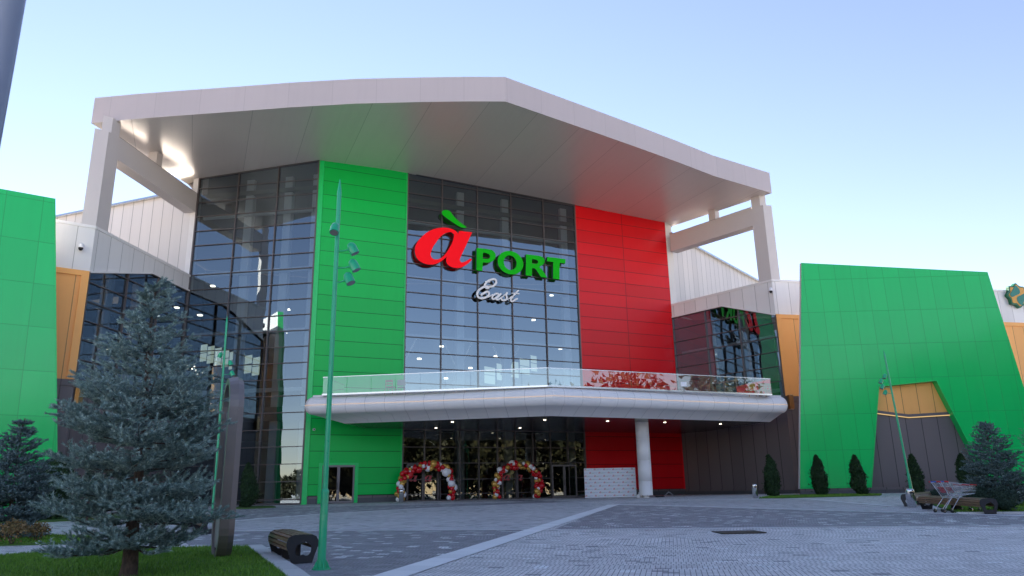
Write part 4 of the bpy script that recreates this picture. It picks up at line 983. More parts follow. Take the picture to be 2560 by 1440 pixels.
# ------------------------------------------------------------------ bins
def bin_(p, label, h, r):
    p = np.array([p[0], p[1], gz(p[1])]); t = thing('litter_bin', p, label, 'litter bin', 'round steel litter bins')
    mb = MB(); mb.lathe((0, 0, 0), [(r * .96, 0), (r * .96, .03), (r, .035), (r, h * .86)], 24); mb.build('body', M['steel'], t)
    mb = MB(); mb.lathe((0, 0, 0), [(r * 1.02, h * .862), (r * 1.02, h * .93), (r * .93, h * .975), (r * .6, h)], 24); mb.build('lid', M['steel'], t)
    mb = MB(); mb.box((0, -r * .985, h * .80), (r * .5, 0, 0), (0, r * .06, 0), (0, 0, h * .045)); mb.build('opening', M['darkglass'], t)
bin_(gnd(2280, 1269.5), 'stainless steel bin between the right benches and the green mast', .70, .155)
bin_(gnd(1889, 1245.5), 'small steel bin in front of the grey wall left of the conifers', .78, .15)
bin_(gnd(1003, 1256.5), 'steel bin at the left foot of the left balloon arch', .80, .155)

# ------------------------------------------------------------------ balloon arches
def ball(mat):
    mb = MB(); vs = []; n, m_ = 12, 8
    prof_ = [(math.sin(math.pi * i / m_) * (1 - .05 * (i / m_)), math.cos(math.pi * i / m_)) for i in range(m_ + 1)]
    prof_ = [(max(r, .004), -h if h > -.95 else -h * 1.02) for r, h in prof_][::-1]
    mb.lathe((0, 0, 0), prof_, n); me = mb.build('balloon', mat); d = me.data; bpy.data.objects.remove(me); return d
BALL = [ball(M['bal_red']), ball(M['bal_white']), ball(M['bal_gold'])]
def arch(path_px, off, label, seed, n=92):
    rg = random.Random(seed)
    P = [FA.uz(x, y, off) for x, y in smooth_open(path_px, 6)]; cum = [0]
    for a, b in zip(P, P[1:]): cum.append(cum[-1] + math.dist(a, b))
    o0 = FA.pt(P[0][0], ZB, off); t = thing('balloon_arch', o0, label, 'balloon arch', 'balloon arches at the entrance')
    mb = MB(); mb.tube([FA.pt(u, max(z, ZB), off) - o0 for u, z in P], .03, 6); mb.build('arch_frame', M['benchblack'], t)
    for k in range(n):
        s_ = cum[-1] * (k + .5) / n + rg.uniform(-.05, .05); s_ = min(max(s_, 0), cum[-1] - 1e-3)
        i = max(j for j in range(len(cum)) if cum[j] <= s_); f = (s_ - cum[i]) / (cum[i + 1] - cum[i])
        u = P[i][0] + (P[i + 1][0] - P[i][0]) * f; z = P[i][1] + (P[i + 1][1] - P[i][1]) * f
        r = rg.choice([.11, .12, .13, .14, .15, .16, .17, .19]) if rg.random() > .10 else rg.uniform(.22, .28)
        a = k * 2.4 + rg.uniform(-.5, .5); rr_ = rg.uniform(.10, .21)
        du = math.cos(a) * rr_; dn = math.sin(a) * rr_ + .04; tz = rg.uniform(-.1, .1)
        # spread across the arch, in its own cross-section
        tu, tv = P[i + 1][0] - P[i][0], P[i + 1][1] - P[i][1]; l = math.hypot(tu, tv) or 1
        q = FA.pt(u - tv / l * du, max(z + tu / l * du + tz * .3, ZB + r), off + dn) - o0
        c = rg.random(); me = BALL[0] if c < .42 else (BALL[1] if c < .70 else BALL[2])
        b = bpy.data.objects.new('balloon', me); COL.objects.link(b); b.parent = t; b.location = tuple(q); b.scale = (r, r, r * 1.07); b.rotation_euler = (rg.uniform(-1, 1), rg.uniform(-1, 1), 0)
arch([(999, 1251), (1000, 1228), (1004, 1205), (1012, 1188), (1030, 1175), (1058, 1166), (1085, 1164), (1107, 1170), (1122, 1184), (1129, 1205), (1129, 1228), (1125, 1249)], .9, 'wider arch of red, white and gold balloons next to the green wall', 3)
arch([(1244, 1246), (1241, 1225), (1242, 1205), (1248, 1187), (1260, 1173), (1280, 1166), (1305, 1164), (1326, 1170), (1340, 1184), (1346, 1205), (1345, 1226), (1339, 1244)], .9, 'balloon arch of red, white and gold at the middle of the entrance', 11)

# red letter marks on the sliding doors below the arches (surface lettering of the building)
AN = lambda P, c, s: [((x - c[0]) * s, (y - c[1]) * s) for x, y in P]
ca = (sum(p[0] for p in A_OUT) / len(A_OUT), min(p[1] for p in A_OUT)); A_G = glyph(AN(A_OUT, ca, 1), [AN(A_IN, ca, 1)], .01)
mb = MB()
for x, y in ((1034, 1196), (1071, 1196), (1267, 1194), (1299, 1194)):
    u, z = FA.uz(x, y, .03); add_glyph(mb, FA, .03, A_G, 0, 0, u, z - .2, .13)
part(mb, 'door_lettering', M['printred'])
mb = MB()                                                     # sliding door frames below the arches
for x0, x1 in ((1018, 1094), (1255, 1330)):
    ua, ub = FA.uz(x0, 1200)[0], FA.uz(x1, 1200)[0]; um = (ua + ub) / 2
    for u in (ua, um, ub): bar(FA, u, ZB, u, 3.15, mb, .10, .14, .03)
    bar(FA, ua, 3.12, ub, 3.12, mb, .16, .16, .03); part(mb, 'sliding_door_frame', M['frame']); mb = MB()
d0, d1 = FA.uz(1378, 1162)[0], FA.uz(1439, 1162)[0]
door(FA, d0, d1, ZB, 3.1, 'door', .06)

# ------------------------------------------------------------------ printed backdrop board
BY = 50.2
q0, q1, q2, q3 = [aty(x, y, BY) for x, y in ((1463, 1245), (1592, 1244), (1589, 1169), (1461, 1171.5))]
bw, bh = q1[0] - q0[0], q3[2] - q0[2]; BP = Plane((q0[0], BY), 0.0)
brd = thing('backdrop_board', (q0[0], BY, gz(BY)), 'white photo backdrop board printed with rows of small logos', 'board'); bo = (q0[0], BY, gz(BY))
mb = MB(); mb.abox(0, bw, 0, .05, .02, bh + .02); mb.build('board', M['board'], brd)
mb = MB()
for x in (.25, bw - .25): mb.prism([(x - .02, .06, .02), (x - .02, .06, bh * .8), (x - .02, .9, .02)], (.04, 0, 0))
mb.build('stand', M['benchblack'], brd)
mb = MB(); hA = .085; sA = hA / (max(p[1] for p in A_OUT) - min(p[1] for p in A_OUT))
PORT = [(glyph(AN(o_, ca, 1), [AN(h_, ca, 1) for h_ in hs], .01)) for o_, hs in ((P_OUT, [P_IN]), (O_OUT, [O_IN]), (R_OUT, [R_IN]), (T_OUT, []))]
ACG = glyph(AN(ACC, ca, 1), [], .01)
BQ = Plane((q0[0], BY - .008), 0.0); BQ.n = np.array([0, -1.0, 0])
rows_, cols_ = 9, 11
def loc(mbx): pass
for r in range(rows_):
    for c in range(cols_):
        u = bw * (c + .45) / cols_ + .0; z = gz(BY) + bh * (rows_ - r - .62) / rows_ + .02
        if (r + c) % 2 == 0:
            add_glyph(mb, BQ, 0, A_G, 0, 0, u - .05, z, sA)
            add_glyph(mb, BQ, 0, ACG, 1, 1, u - .05, z, sA)
            for g_ in PORT: add_glyph(mb, BQ, 0, g_, 1, 1, u - .05, z, sA * .92)
        else:
            mb.lathe(BQ.pt(u - .105, z + .035, -.002), [(.022, 0), (.022, .006)], 8, 2, False, BQ.n)
            for k, (w_, h_) in enumerate(((.022, .036), (.022, .03), (.022, .036), (.022, .03), (.022, .036), (.022, .03))):
                x = u - .065 + k * .031; b_ = BQ.pt(x, z + .02, .0); mb.box(b_ + [w_ / 2, 0, h_ / 2], (w_ / 2 * .8, 0, 0), (0, .003, 0), (0, 0, h_ / 2), 2)
mb.build('logo_print', [M['printred'], M['printgreen'], M['printblue']], brd, bo)

# loose floor squeegee and white sack by the column
p = gnd(1664, 1243); t = thing('floor_squeegee', (p[0], p[1], gz(p[1])), 'floor squeegee lying by the plinth right of the white column', 'squeegee')
mb = MB(); mb.tube([(-.1, 0, .04), (.25, .1, .33)], .022, 6); mb.tube([(.25, .1, .33), (.55, -.15, .05)], .022, 6); mb.build('handle', M['bronze_l'], t)
mb = MB(); mb.box((-.35, 0, .05), (.3, .08, 0), (-.01, .04, 0), (0, 0, .04)); mb.build('blade', M['darkglass'], t)
p = gnd(1599, 1244)
mb = MB(); mb.lathe((p[0], p[1], gz(p[1])), [(.17, 0), (.2, .06), (.16, .17), (.06, .24), (.05, .3), (.08, .33)], 12); o = mb.build('white_sack', M['bal_white'], None, (p[0], p[1], gz(p[1]))); tag(o, 'small white tied sack between the backdrop board and the column', 'sack')

# drain grate in the paving
gp = [gnd(*q) for q in ((1784, 1328), (1890, 1326), (1912, 1335), (1800, 1338))]
gc = sum(gp) / 4; ga = unit(((gp[1] + gp[2]) / 2 - (gp[0] + gp[3]) / 2) * [1, 1, 0]); gs = np.array([-ga[1], ga[0], 0]); GLn = np.linalg.norm(gp[1] - gp[0]) / 2
t = thing('drain_grate', (gc[0], gc[1], gz(gc[1])), 'rusty mossy drain grate set flush in the light paving', 'drain grate')
mb = MB(); zg = .012
for s_ in (-1, 1): mb.box(gs * s_ * .40 + [0, 0, zg], ga * GLn, gs * .04, (0, 0, .012)); mb.box(ga * s_ * (GLn - .04) + [0, 0, zg + .002], ga * .04, gs * .36, (0, 0, .012))
mb.build('frame', M['iron'], t)
mb = MB()
for k in range(15): mb.box(ga * (GLn * 2 - .16) * ((k + .5) / 15 - .5) + [0, 0, zg - .002], ga * .035, gs * .36, (0, 0, .010))
mb.build('bars', M['iron'], t)
mb = MB(); mb.box((0, 0, .0025), ga * (GLn - .02), gs * .38, (0, 0, .002)); mb.build('pit', M['soil'], t)

# ------------------------------------------------------------------ nested shopping carts
def cart(p, rz, label):
    t = thing('shopping_cart', p, label, 'shopping cart', 'nested shopping carts', rz)
    # local x forward, y across; handle at x=0
    tube = lambda m, pts, r=.012, s=7: m.tube(pts, r, s)
    mb = MB(); W = .26; w2 = .20
    for s in (-1, 1):
        tube(mb, [(.06, s * W, .12), (.10, s * W * .98, .16), (.36, s * W * .86, .46), (.40, s * .22, .49), (.48, s * .22, .49), (.96, s * .25, .17), (1.0, s * .25, .12)], .013)
        tube(mb, [(.36, s * W * .86, .46), (.08, s * .27, .97), (.0, s * .27, 1.0)], .013)
    tube(mb, [(.38, -.22, .48), (.38, .22, .48)], .012); tube(mb, [(.78, -.235, .29), (.78, .235, .29)], .012)
    mb.build('frame', M['chrome'], t)
    mb = MB(); tl = [(.07, .98), (1.02, .86)]; bl_ = [(.34, .52), (.99, .60)]
    def side(a, b, k): return (a[0] + (b[0] - a[0]) * k, a[1] + (b[1] - a[1]) * k)
    for s in (-1, 1):
        for z_ in (0, .35, .68, 1):
            q = [(a[0] + (c[0] - a[0]) * z_, a[1] + (c[1] - a[1]) * z_) for a, c in zip(bl_, tl)]
            tube(mb, [(q[0][0], s * (.22 + .05 * z_), q[0][1]), (q[1][0], s * (.18 + .05 * z_), q[1][1])], .006 if z_ < 1 else .009, 5)
        for k in np.linspace(0, 1, 25):
            a, b = side(*bl_, k), side(*tl, k); tube(mb, [(a[0], s * (.22 - .04 * k), a[1]), (b[0], s * (.27 - .04 * k), b[1])], .0035, 4)
    for k in np.linspace(-1, 1, 10):
        tube(mb, [(.99, .18 * k, .60), (1.02, .23 * k, .86)], .0035, 4); tube(mb, [(.34, .22 * k, .52), (.99, .18 * k, .60)], .0035, 4); tube(mb, [(.34, .22 * k, .52), (.10, .26 * k, .94)], .0035, 4)
    for z_ in (.3, .65, 1): tube(mb, [(.99 + .03 * z_, -.18 - .05 * z_, .60 + .26 * z_), (.99 + .03 * z_, .18 + .05 * z_, .60 + .26 * z_)], .006, 5)
    for k in np.linspace(0, 1, 8): a = side(*bl_, k); tube(mb, [(a[0], -.22 + .04 * k, a[1]), (a[0], .22 - .04 * k, a[1])], .0035, 4)
    mb.build('basket', M['chrome'], t)
    mb = MB(); tube(mb, [(0, -.17, 1.0), (0, .17, 1.0)], .020, 10); h = mb.build('handle', M['blueplastic'], t)
    mb = MB()
    for s in (-1, 1): tube(mb, [(-.005, s * .17, 1.0), (.0, s * .28, 1.0), (.05, s * .285, .985)], .023, 8)
    mb.build('handle_end', M['redplastic'], h)
    mb = MB()
    for s in (-1, 1): tube(mb, [(.80, s * .245, .895), (1.03, s * .236, .872)], .015, 7)
    tube(mb, [(1.03, -.236, .872), (1.03, .236, .872)], .015, 7); mb.build('bumper', M['redplastic'], t)
    mb = MB(); mb.box((.24, 0, .735), (-.05, 0, .09), (0, .14, 0), (.006, 0, .004)); mb.build('child_seat_flap', M['redplastic'], t)
    for x, s in ((.06, -1), (.06, 1), (1.0, -1), (1.0, 1)):
        y = s * (.26 if x < .5 else .25)
        mb = MB(); mb.tube([(x - .02, y - .014, .06), (x - .02, y + .014, .06)], .058, 14); wl_ = mb.build('wheel', M['rubber'], t)
        mb = MB(); mb.box((x - .01, y - .02, .09), (.02, 0, 0), (0, .003, 0), (0, 0, .045)); mb.box((x - .01, y + .02, .09), (.02, 0, 0), (0, .003, 0), (0, 0, .045)); mb.build('fork', M['chrome'], wl_)
cA = gnd(2343, 1283.5); cB = gnd(2432, 1281.5); cd = unit((cB - cA) * [1, 1, 0]); crz = math.atan2(cd[1], cd[0])
c0_ = np.array([cA[0], cA[1], 0]) + cd * .22 + np.array([-cd[1], cd[0], 0]) * .25
c0_[2] = gz(c0_[1]); cart(c0_, crz, 'rear shopping cart with red and blue handle, pushed into another cart')
c1_ = c0_ + cd * .26; c1_[2] = gz(c1_[1]); cart(c1_, crz, 'front shopping cart of the nested pair, its red nose nearest the dark spruce')

# ------------------------------------------------------------------ ring stele on the lawn
sb = gnd(561, 1403); HS = 3.46
st = thing('ring_stele', (sb[0], sb[1], gz(sb[1])), 'tall bronze ring shaped stele with a poster panel on the lawn beside the big spruce', 'stele')
va = math.atan2(sb[1], sb[0]); wa = va + rad(7.0); wx = np.array([math.cos(wa), math.sin(wa), 0]); nx = np.array([-wx[1], wx[0], 0])   # wx away from the camera, nx to the left
RWd, DPT = .62, .27
def stad(r, h0, h1, n=16):
    pts = []
    for i in range(n + 1): a = math.pi * i / n; pts.append((r * math.cos(a), h1 - r * 1.0 + r * math.sin(a)))
    for i in range(n + 1): a = math.pi + math.pi * i / n; pts.append((r * math.cos(a), h0 + r + r * math.sin(a)))
    return pts
cen = wx * RWd
so_, si_ = stad(RWd, -.05, HS), stad(RWd - .12, .07, HS - .12); smid = stad(RWd + .045, -.095, HS + .045)
mb = MB(); n = len(so_)
P3 = lambda q, d: cen + wx * q[0] + np.array([0, 0, q[1]]) + nx * d
for i in range(n):
    j = (i + 1) % n
    mb.mesh([P3(so_[i], -DPT / 2), P3(so_[j], -DPT / 2), P3(smid[j], -.03), P3(smid[i], -.03)], [(0, 1, 2, 3)], 0)
    mb.mesh([P3(smid[i], -.03), P3(smid[j], -.03), P3(so_[j], DPT / 2), P3(so_[i], DPT / 2)], [(0, 1, 2, 3)], 0)
    mb.mesh([P3(si_[i], -DPT / 2), P3(si_[j], -DPT / 2), P3(si_[j], DPT / 2), P3(si_[i], DPT / 2)], [(3, 2, 1, 0)], 0)
    for d in (-1, 1): mb.mesh([P3(so_[i], d * DPT / 2), P3(so_[j], d * DPT / 2), P3(si_[j], d * DPT / 2), P3(si_[i], d * DPT / 2)], [(0, 1, 2, 3) if d > 0 else (3, 2, 1, 0)], 0)
mb.build('ring', M['bronze'], st)
wi = RWd - .125
mb = MB(); mb.box(cen + np.array([0, 0, 1.98]), wx * wi, nx * .05, (0, 0, .86)); mb.build('poster_panel', M['screen'], st)
mb = MB(); mb.box(cen + np.array([0, 0, .56]), wx * wi, nx * .09, (0, 0, .36)); mb.box(cen + np.array([0, 0, .935]), wx * wi, nx * .11, (0, 0, .012)); mb.build('lower_box', M['bronze_l'], st)

# ------------------------------------------------------------------ conifers and bushes
def needles(segs, per, ln, wd, rg, tilt=.75):
    """segs: arrays A,B of twig axes -> triangles bristling round each twig"""
    A = np.array([s[0] for s in segs]); B = np.array([s[1] for s in segs]); n = len(A); T = B - A; L = np.linalg.norm(T, axis=1, keepdims=True); T = T / np.maximum(L, 1e-9)
    ref = np.where(np.abs(T[:, 2:3]) < .9, np.array([[0, 0, 1.0]]), np.array([[1.0, 0, 0]])); N1 = np.cross(T, ref); N1 /= np.linalg.norm(N1, axis=1, keepdims=True); N2 = np.cross(T, N1)
    k = per; f = rg.random((n, k, 1)); a = rg.random((n, k, 1)) * 6.2832
    dirs = N1[:, None] * np.cos(a) + N2[:, None] * np.sin(a); base = A[:, None] + (B - A)[:, None] * f
    d = dirs * np.sin(tilt) + T[:, None] * np.cos(tilt); l = ln * (.75 + .5 * rg.random((n, k, 1)))
    side = np.cross(np.broadcast_to(T[:, None], d.shape), dirs) * wd
    V = np.stack([base - side, base + side, base + d * l], 2).reshape(-1, 3)
    return V
def spruce(name, base, H, prof, seed, label, group, mat='spruce', whorls=14, nb=8, per=16, nl=.034, nw=.0042, z0=.12, seglen=.13, trunk_r=.10, droop=.0, dens=1.0):
    rg = np.random.default_rng(seed); base = np.array([base[0], base[1], gz(base[1])])
    t = thing(name, base, label, 'spruce', group); segs = []; br = MB()
    lean = rg.normal(0, .012, 2)
    for w in range(whorls + 1):
        f = z0 + (1 - z0) * ((w + .25) / whorls) ** .94
        if f > .97: continue
        R = np.interp(f, [p[0] for p in prof], [p[1] for p in prof]); k = max(4, int(round(nb * (1.1 - .45 * f)))); a0 = rg.uniform(0, 6.28)
        for b in range(k):
            az = a0 + 6.283 * b / k + rg.normal(0, .16); L = R * rg.uniform(.74, 1.12); zz = H * f + rg.normal(0, .018) * H
            d = np.array([math.cos(az), math.sin(az), 0]); rise = (-.10 + .55 * f ** 1.5) + rg.normal(0, .06) - droop * (1 - f)
            pts = []; ns = max(4, int(L / .16))
            for s in range(ns + 1):
                q = s / ns; pts.append(np.array([lean[0] * zz, lean[1] * zz, zz]) + d * L * q + np.array([0, 0, L * (rise * q + (.10 + .16 * f) * q * q * q - .05 * math.sin(q * 3.1))]))
            br.tube(pts, list(np.linspace(.020 * (H / 5) * (1.2 - f), .005, len(pts))), 5)
            sd = np.array([-d[1], d[0], 0])
            for s in range(len(pts)):
                q = s / ns
                if q < .16: continue
                if s < ns: segs.append((pts[s], pts[s + 1]))
                tl = L * .62 * (1 - q) ** .75 * min(1, q * 3.0) + .12
                for sg in (-1, 1):
                    for rep in range(2 if dens > .7 else 1):
                        if rg.random() > dens + .25: continue
                        l = tl * rg.uniform(.6, 1.1); dv = unit(d * rg.uniform(.55, .95) + sd * sg * rg.uniform(.6, 1.0) + np.array([0, 0, rg.uniform(-.12, .42)])); p0 = pts[s] + d * rg.uniform(0, .10)
                        m = max(1, int(l / seglen)); p = p0
                        for j in range(m):
                            dv = unit(dv + np.array([0, 0, .12]) + rg.normal(0, .06, 3)); p2 = p + dv * seglen; segs.append((p, p2))
                            if m > 1 and j < m and rg.random() < .95 * min(1, dens + .1):
                                for sg2 in (-1, 1):
                                    s2 = np.cross(dv, [0, 0, 1.0]) * sg2; dd = unit(dv * .8 + s2 * .75 + np.array([0, 0, rg.uniform(-.05, .55)])); segs.append((p2, p2 + dd * seglen * rg.uniform(.7, 1.25)))
                            p = p2
    zt_ = np.array([lean[0] * H, lean[1] * H, H])
    for q in np.linspace(.80, .95, 7): segs.append((zt_ * [1, 1, q], zt_ * [1, 1, min(q + .03, .955)]))
    for q, k_, l_ in ((.935, 6, .17), (.90, 7, .24), (.865, 7, .30)):
        for b in range(k_):
            a = 6.283 * b / k_ + q * 40; p = zt_ * [1, 1, q]; dv = np.array([math.cos(a), math.sin(a), .75]); dv = unit(dv)
            segs.append((p, p + dv * l_ * H / 4.8 * rg.uniform(.8, 1.15)))
    br.tube([(0, 0, 0.0), (0, 0, H * .3), tuple(zt_ * [1, 1, .75]), tuple(zt_ * [1, 1, .93]), tuple(zt_ + [.05, 0, .06])], [trunk_r * .3, trunk_r * .25, trunk_r * .2, .022, .014], 6)
    br.build('branches', M['bark'], t)
    V = needles(segs, per, nl, nw, rg); nt = len(V) // 3
    me = bpy.data.meshes.new('foliage'); me.vertices.add(len(V)); me.vertices.foreach_set('co', V.ravel()); me.loops.add(len(V)); me.loops.foreach_set('vertex_index', np.arange(len(V), dtype=np.int32)); me.polygons.add(nt); me.polygons.foreach_set('loop_start', np.arange(0, len(V), 3, dtype=np.int32)); me.update(); me.validate()
    me.materials.append(M[mat]); o = bpy.data.objects.new('foliage', me); COL.objects.link(o); o.parent = t
    mb = MB(); mb.tube([(0, 0, -.05), (0, 0, .05), (.01, .01, .25), (-.012, 0, H * .16), (0, 0, H * .32), tuple(zt_ * [1, 1, .8])], [trunk_r * 1.5, trunk_r * 1.15, trunk_r * 1.0, trunk_r * .85, trunk_r * .6, trunk_r * .15], 12)
    o = mb.build('trunk', M['bark'], t)
    print(name, len(segs), 'twigs', nt, 'needles'); return t
big = gnd(318, 1452)
spruce('blue_spruce', big, 4.66, [(0, .72), (.11, 1.02), (.23, 1.24), (.34, 1.15), (.52, 1.18), (.62, 1.0), (.70, .72), (.80, .46), (.89, .25), (.94, .12), (1, .02)], 5, 'big blue spruce with dense silvery branches in the foreground lawn', 'blue spruces', whorls=12, nb=10, per=48, nl=.046, nw=.0056, z0=.095, trunk_r=.115, droop=.02, seglen=.15)
spruce('blue_spruce', gnd(14, 1349), 3.25, [(0, .9), (.3, 1.02), (.55, .78), (.8, .34), (1, .03)], 9, 'thin dark spruce cut by the left edge behind the yellow shrubs', 'blue spruces', 'spruce_d', whorls=15, nb=9, per=20, nl=.045, nw=.010, z0=.07, trunk_r=.07, dens=.95)
spruce('blue_spruce', gnd(2502, 1266), 3.15, [(0, 1.0), (.15, 1.06), (.35, .98), (.6, .72), (.8, .42), (.92, .2), (1, .03)], 21, 'dark blue spruce behind the round bushes at the right edge', 'blue spruces', 'spruce_d', whorls=17, nb=11, per=18, nl=.055, nw=.012, z0=.05, trunk_r=.07, dens=.65)
spruce('blue_spruce', gnd(2622, 1268), 3.1, [(0, 1.0), (.2, 1.02), (.5, .8), (.8, .4), (1, .03)], 33, 'spruce mostly outside the right edge, a few branch tips showing', 'blue spruces', 'spruce_d', whorls=11, nb=8, per=9, nl=.045, nw=.008, z0=.08, trunk_r=.07, dens=.5)
spruce('blue_spruce', gnd(215, 1306), 1.9, [(0, .75), (.3, .8), (.6, .5), (1, .03)], 41, 'small olive green spruce behind the big blue spruce', 'blue spruces', 'bush', whorls=9, nb=8, per=9, nl=.05, nw=.008, z0=.08, trunk_r=.05, dens=.5)
def leafcloud(n, sampler, size, rg, up=.4):
    V = np.empty((n * 4, 3)); 
    for i in range(n):
        p, nr = sampler(rg); a = rg.normal(0, 1, 3); a[2] += up; a = unit(a); b = unit(np.cross(a, nr + rg.normal(0, .5, 3))); s = size * rg.uniform(.6, 1.3)
        V[i * 4:i * 4 + 4] = [p - b * s * .35, p + a * s * .5 - b * s * .1, p + a * s, p + b * s * .35 + a * s * .2]
    return V
def cloud_mesh(name, V, mat, parent):
    me = bpy.data.meshes.new(name); me.from_pydata([tuple(v) for v in V], [], [(i, i + 1, i + 2, i + 3) for i in range(0, len(V), 4)]); me.materials.append(mat)
    o = bpy.data.objects.new(name, me); COL.objects.link(o)
    if parent is not None: o.parent = parent
    return o
def thuja(p, H, R, label, seed, tw=0.0, n=5200):
    rg = np.random.default_rng(seed); t = thing('thuja', (p[0], p[1], gz(p[1])), label, 'conifer', 'clipped column conifers')
    lob = [(rg.uniform(0, 6.28), rg.uniform(.1, .9), rg.uniform(.10, .30)) for _ in range(12)]; top2 = rg.uniform(-1, 1)
    pr = lambda f: R * (np.interp(f, [0, .06, .25, .5, .75, .9, 1], [.55, .82, 1.0, .92, .62, .32, .05]))
    def smp(rg):
        f = rg.random() ** .9; a = rg.uniform(0, 6.283); r = pr(f) * (1 + sum(am * math.cos(a - a0) * math.exp(-((f - fz) / .16) ** 2) for a0, fz, am in lob)) * (1 - .35 * rg.random() ** 2.2 + (.45 if rg.random() < .10 else 0) * rg.random())
        q = np.array([math.cos(a) * r + tw * f * R, math.sin(a) * r, f * H + .05]); return q, np.array([math.cos(a), math.sin(a), .2])
    cloud_mesh('foliage', leafcloud(n, smp, .135, rg, 1.8), M['thuja'], t)
    mb = MB(); mb.tube([(0, 0, -.03), (0, 0, H * .6), (tw * R, 0, H * .93)], [.05, .04, .015], 6); mb.build('trunk', M['bark'], t)
    mb = MB(); mb.lathe((0, 0, 0), [(.4 * R, .1), (.62 * pr(.25), H * .2), (.58 * pr(.5), H * .5), (.4 * pr(.75), H * .72), (.03, H * .86)], 9); mb.build('inner_growth', M['thuja'], t)
TH = [(1937, 1243.5, 1142, .40, -.35, 'column conifer with a split tip in front of the grey wall by the small bin'), (2055, 1240, 1143, .41, -.2, 'second column conifer from the small bin, against the green end wall'), (2159, 1239, 1143, .40, -.6, 'column conifer with a bent tip at the left edge of the wall niche'), (2298, 1237, 1141, .38, -.3, 'slim pointed conifer in the niche right behind the leaning mast'), (2424, 1235, 1140, .48, -.3, 'broad conifer behind the shopping carts next to the dark spruce'),
      (613, 1270, 1163, .46, .0, 'narrow conifer at the foot of the tall glazing right of the stele'), (124, 1300, 1140, .85, .0, 'dark conifer against the green left wall behind the big spruce')]
for i, (x, y, ytop, R, tw, lb) in enumerate(TH):
    p = gnd(x, y); H = aty(x, ytop, p[1])[2] - gz(p[1]); thuja(p, H, R, lb, 60 + i, tw)
def bush(p, R, H, label, seed, mat='bush', n=3600, size=.06, name='round_bush', cat='bush', grp='round clipped bushes', solid=True):
    rg = np.random.default_rng(seed); t = thing(name, (p[0], p[1], gz(p[1])), label, cat, grp)
    def smp(rg):
        v = unit(rg.normal(0, 1, 3)); v[2] = abs(v[2]) if rg.random() < .75 else v[2]; k = (1 - .22 * rg.random() ** 2) if solid else rg.random() ** .5; k *= 1 + .05 * math.sin(v[0] * 7 + seed) * math.cos(v[1] * 6)
        return np.array([v[0] * R * k, v[1] * R * k, H * .52 + v[2] * H * .5 * k]), v
    cloud_mesh('foliage', leafcloud(n, smp, size, rg, .3), M[mat], t)
    mb = MB()
    if solid: mb.lathe((0, 0, H * .52), [(.05, -H * .45), (R * .6, -H * .3), (R * .84, 0), (R * .6, H * .3), (.05, H * .43)], 12)
    for k in range(5): a = k * 1.26; mb.tube([(0, 0, -.02), (math.cos(a) * R * .3, math.sin(a) * R * .3, H * .4), (math.cos(a) * R * .6, math.sin(a) * R * .6, H * .75)], [.014, .010, .004], 5)
    mb.build('stems', M['bark'] if not solid else M[mat], t)
bush(gnd(2514, 1281.5), .47, .80, 'round clipped bush right of the long bench end', 1)
bush(gnd(2448, 1268), .50, .72, 'round bush behind the long bench, half hidden by the cart nose', 2)
bush(gnd(2352, 1260), .42, .55, 'low round bush seen through the shopping carts', 3)
bush(gnd(28, 1364), .36, .62, 'rusty yellow shrub on the lawn strip by the left edge', 4, 'autumn', 700, .075, 'autumn_shrub', 'shrub', 'yellowing shrubs', False)
bush(gnd(92, 1357), .30, .50, 'smaller yellow shrub on the lawn strip left of the big spruce', 5, 'autumn', 500, .075, 'autumn_shrub', 'shrub', 'yellowing shrubs', False)

# ------------------------------------------------------------------ chairs on the balcony
def chair(p, rz, label, mat, kind='wood', z=ZD):
    t = thing('chair', (p[0], p[1], z), label, 'chair', 'chairs on the balcony', rz); w, d, h = .23, .24, .45
    mb = MB(); mb.box((0, 0, h), (w, 0, 0), (0, d, 0), (0, 0, .02)); mb.build('seat', mat, t)
    mb = MB()
    if kind == 'wood':
        mb.box((0, d - .02, h + .34), (w, 0, 0), (0, .012, .0), (0, 0, .07)); mb.box((0, d - .02, h + .17), (w, 0, 0), (0, .012, 0), (0, 0, .03))
        for s in (-1, 1): mb.box((s * (w - .02), d - .02, h + .2), (.02, 0, 0), (0, .02, 0), (0, 0, .2))
    else: mb.box((0, d, h + .24), (w, 0, 0), (0, .015, .0), (0, .03, .17)); [mb.box((s * w, 0, h + .2), (.018, 0, 0), (0, d, 0), (0, 0, .016)) for s in (-1, 1)]
    mb.build('backrest', mat, t)
    for sx in (-1, 1):
        for sy in (-1, 1):
            mb = MB(); mb.tube([(sx * (w - .02), sy * (d - .02), h), (sx * (w + .02), sy * (d + .02), 0)], .018, 6); mb.build('leg', mat, t)
def onDeck(x, y, back): p = atz(x, y, ZD + .1); return p + unit(p * [1, 1, 0]) * back
chair(onDeck(976, 979, .7), 2.9, 'pale wooden slat chair on the balcony in front of the green wall', M['palewood'])
chair(onDeck(1003, 978, .9), 3.3, 'grey chair on the balcony beside the wooden slat chair', M['greychair'], 'shell')
pY = onDeck(1876, 985, .9); chair(pY, 3.4, 'yellow chair on the balcony at its right end', M['yellow'], 'shell')
pW = onDeck(1900, 986, .9)
for k in range(4): chair(pW + np.array([.10 * k, .12 * k, 0]), 3.5, ['pale wooden chair next to the yellow chair, front of its stack', 'second pale wooden chair of the stack by the yellow chair', 'third pale wooden chair of the stack by the yellow chair', 'rearmost pale wooden chair of the stack by the yellow chair'][k], M['palewood'], 'wood', ZD + .03 * k)
p = onDeck(1710, 972, .35); t = thing('floodlight', (p[0], p[1], ZD), 'small white box floodlight on the balcony in front of the dark glazing', 'floodlight')
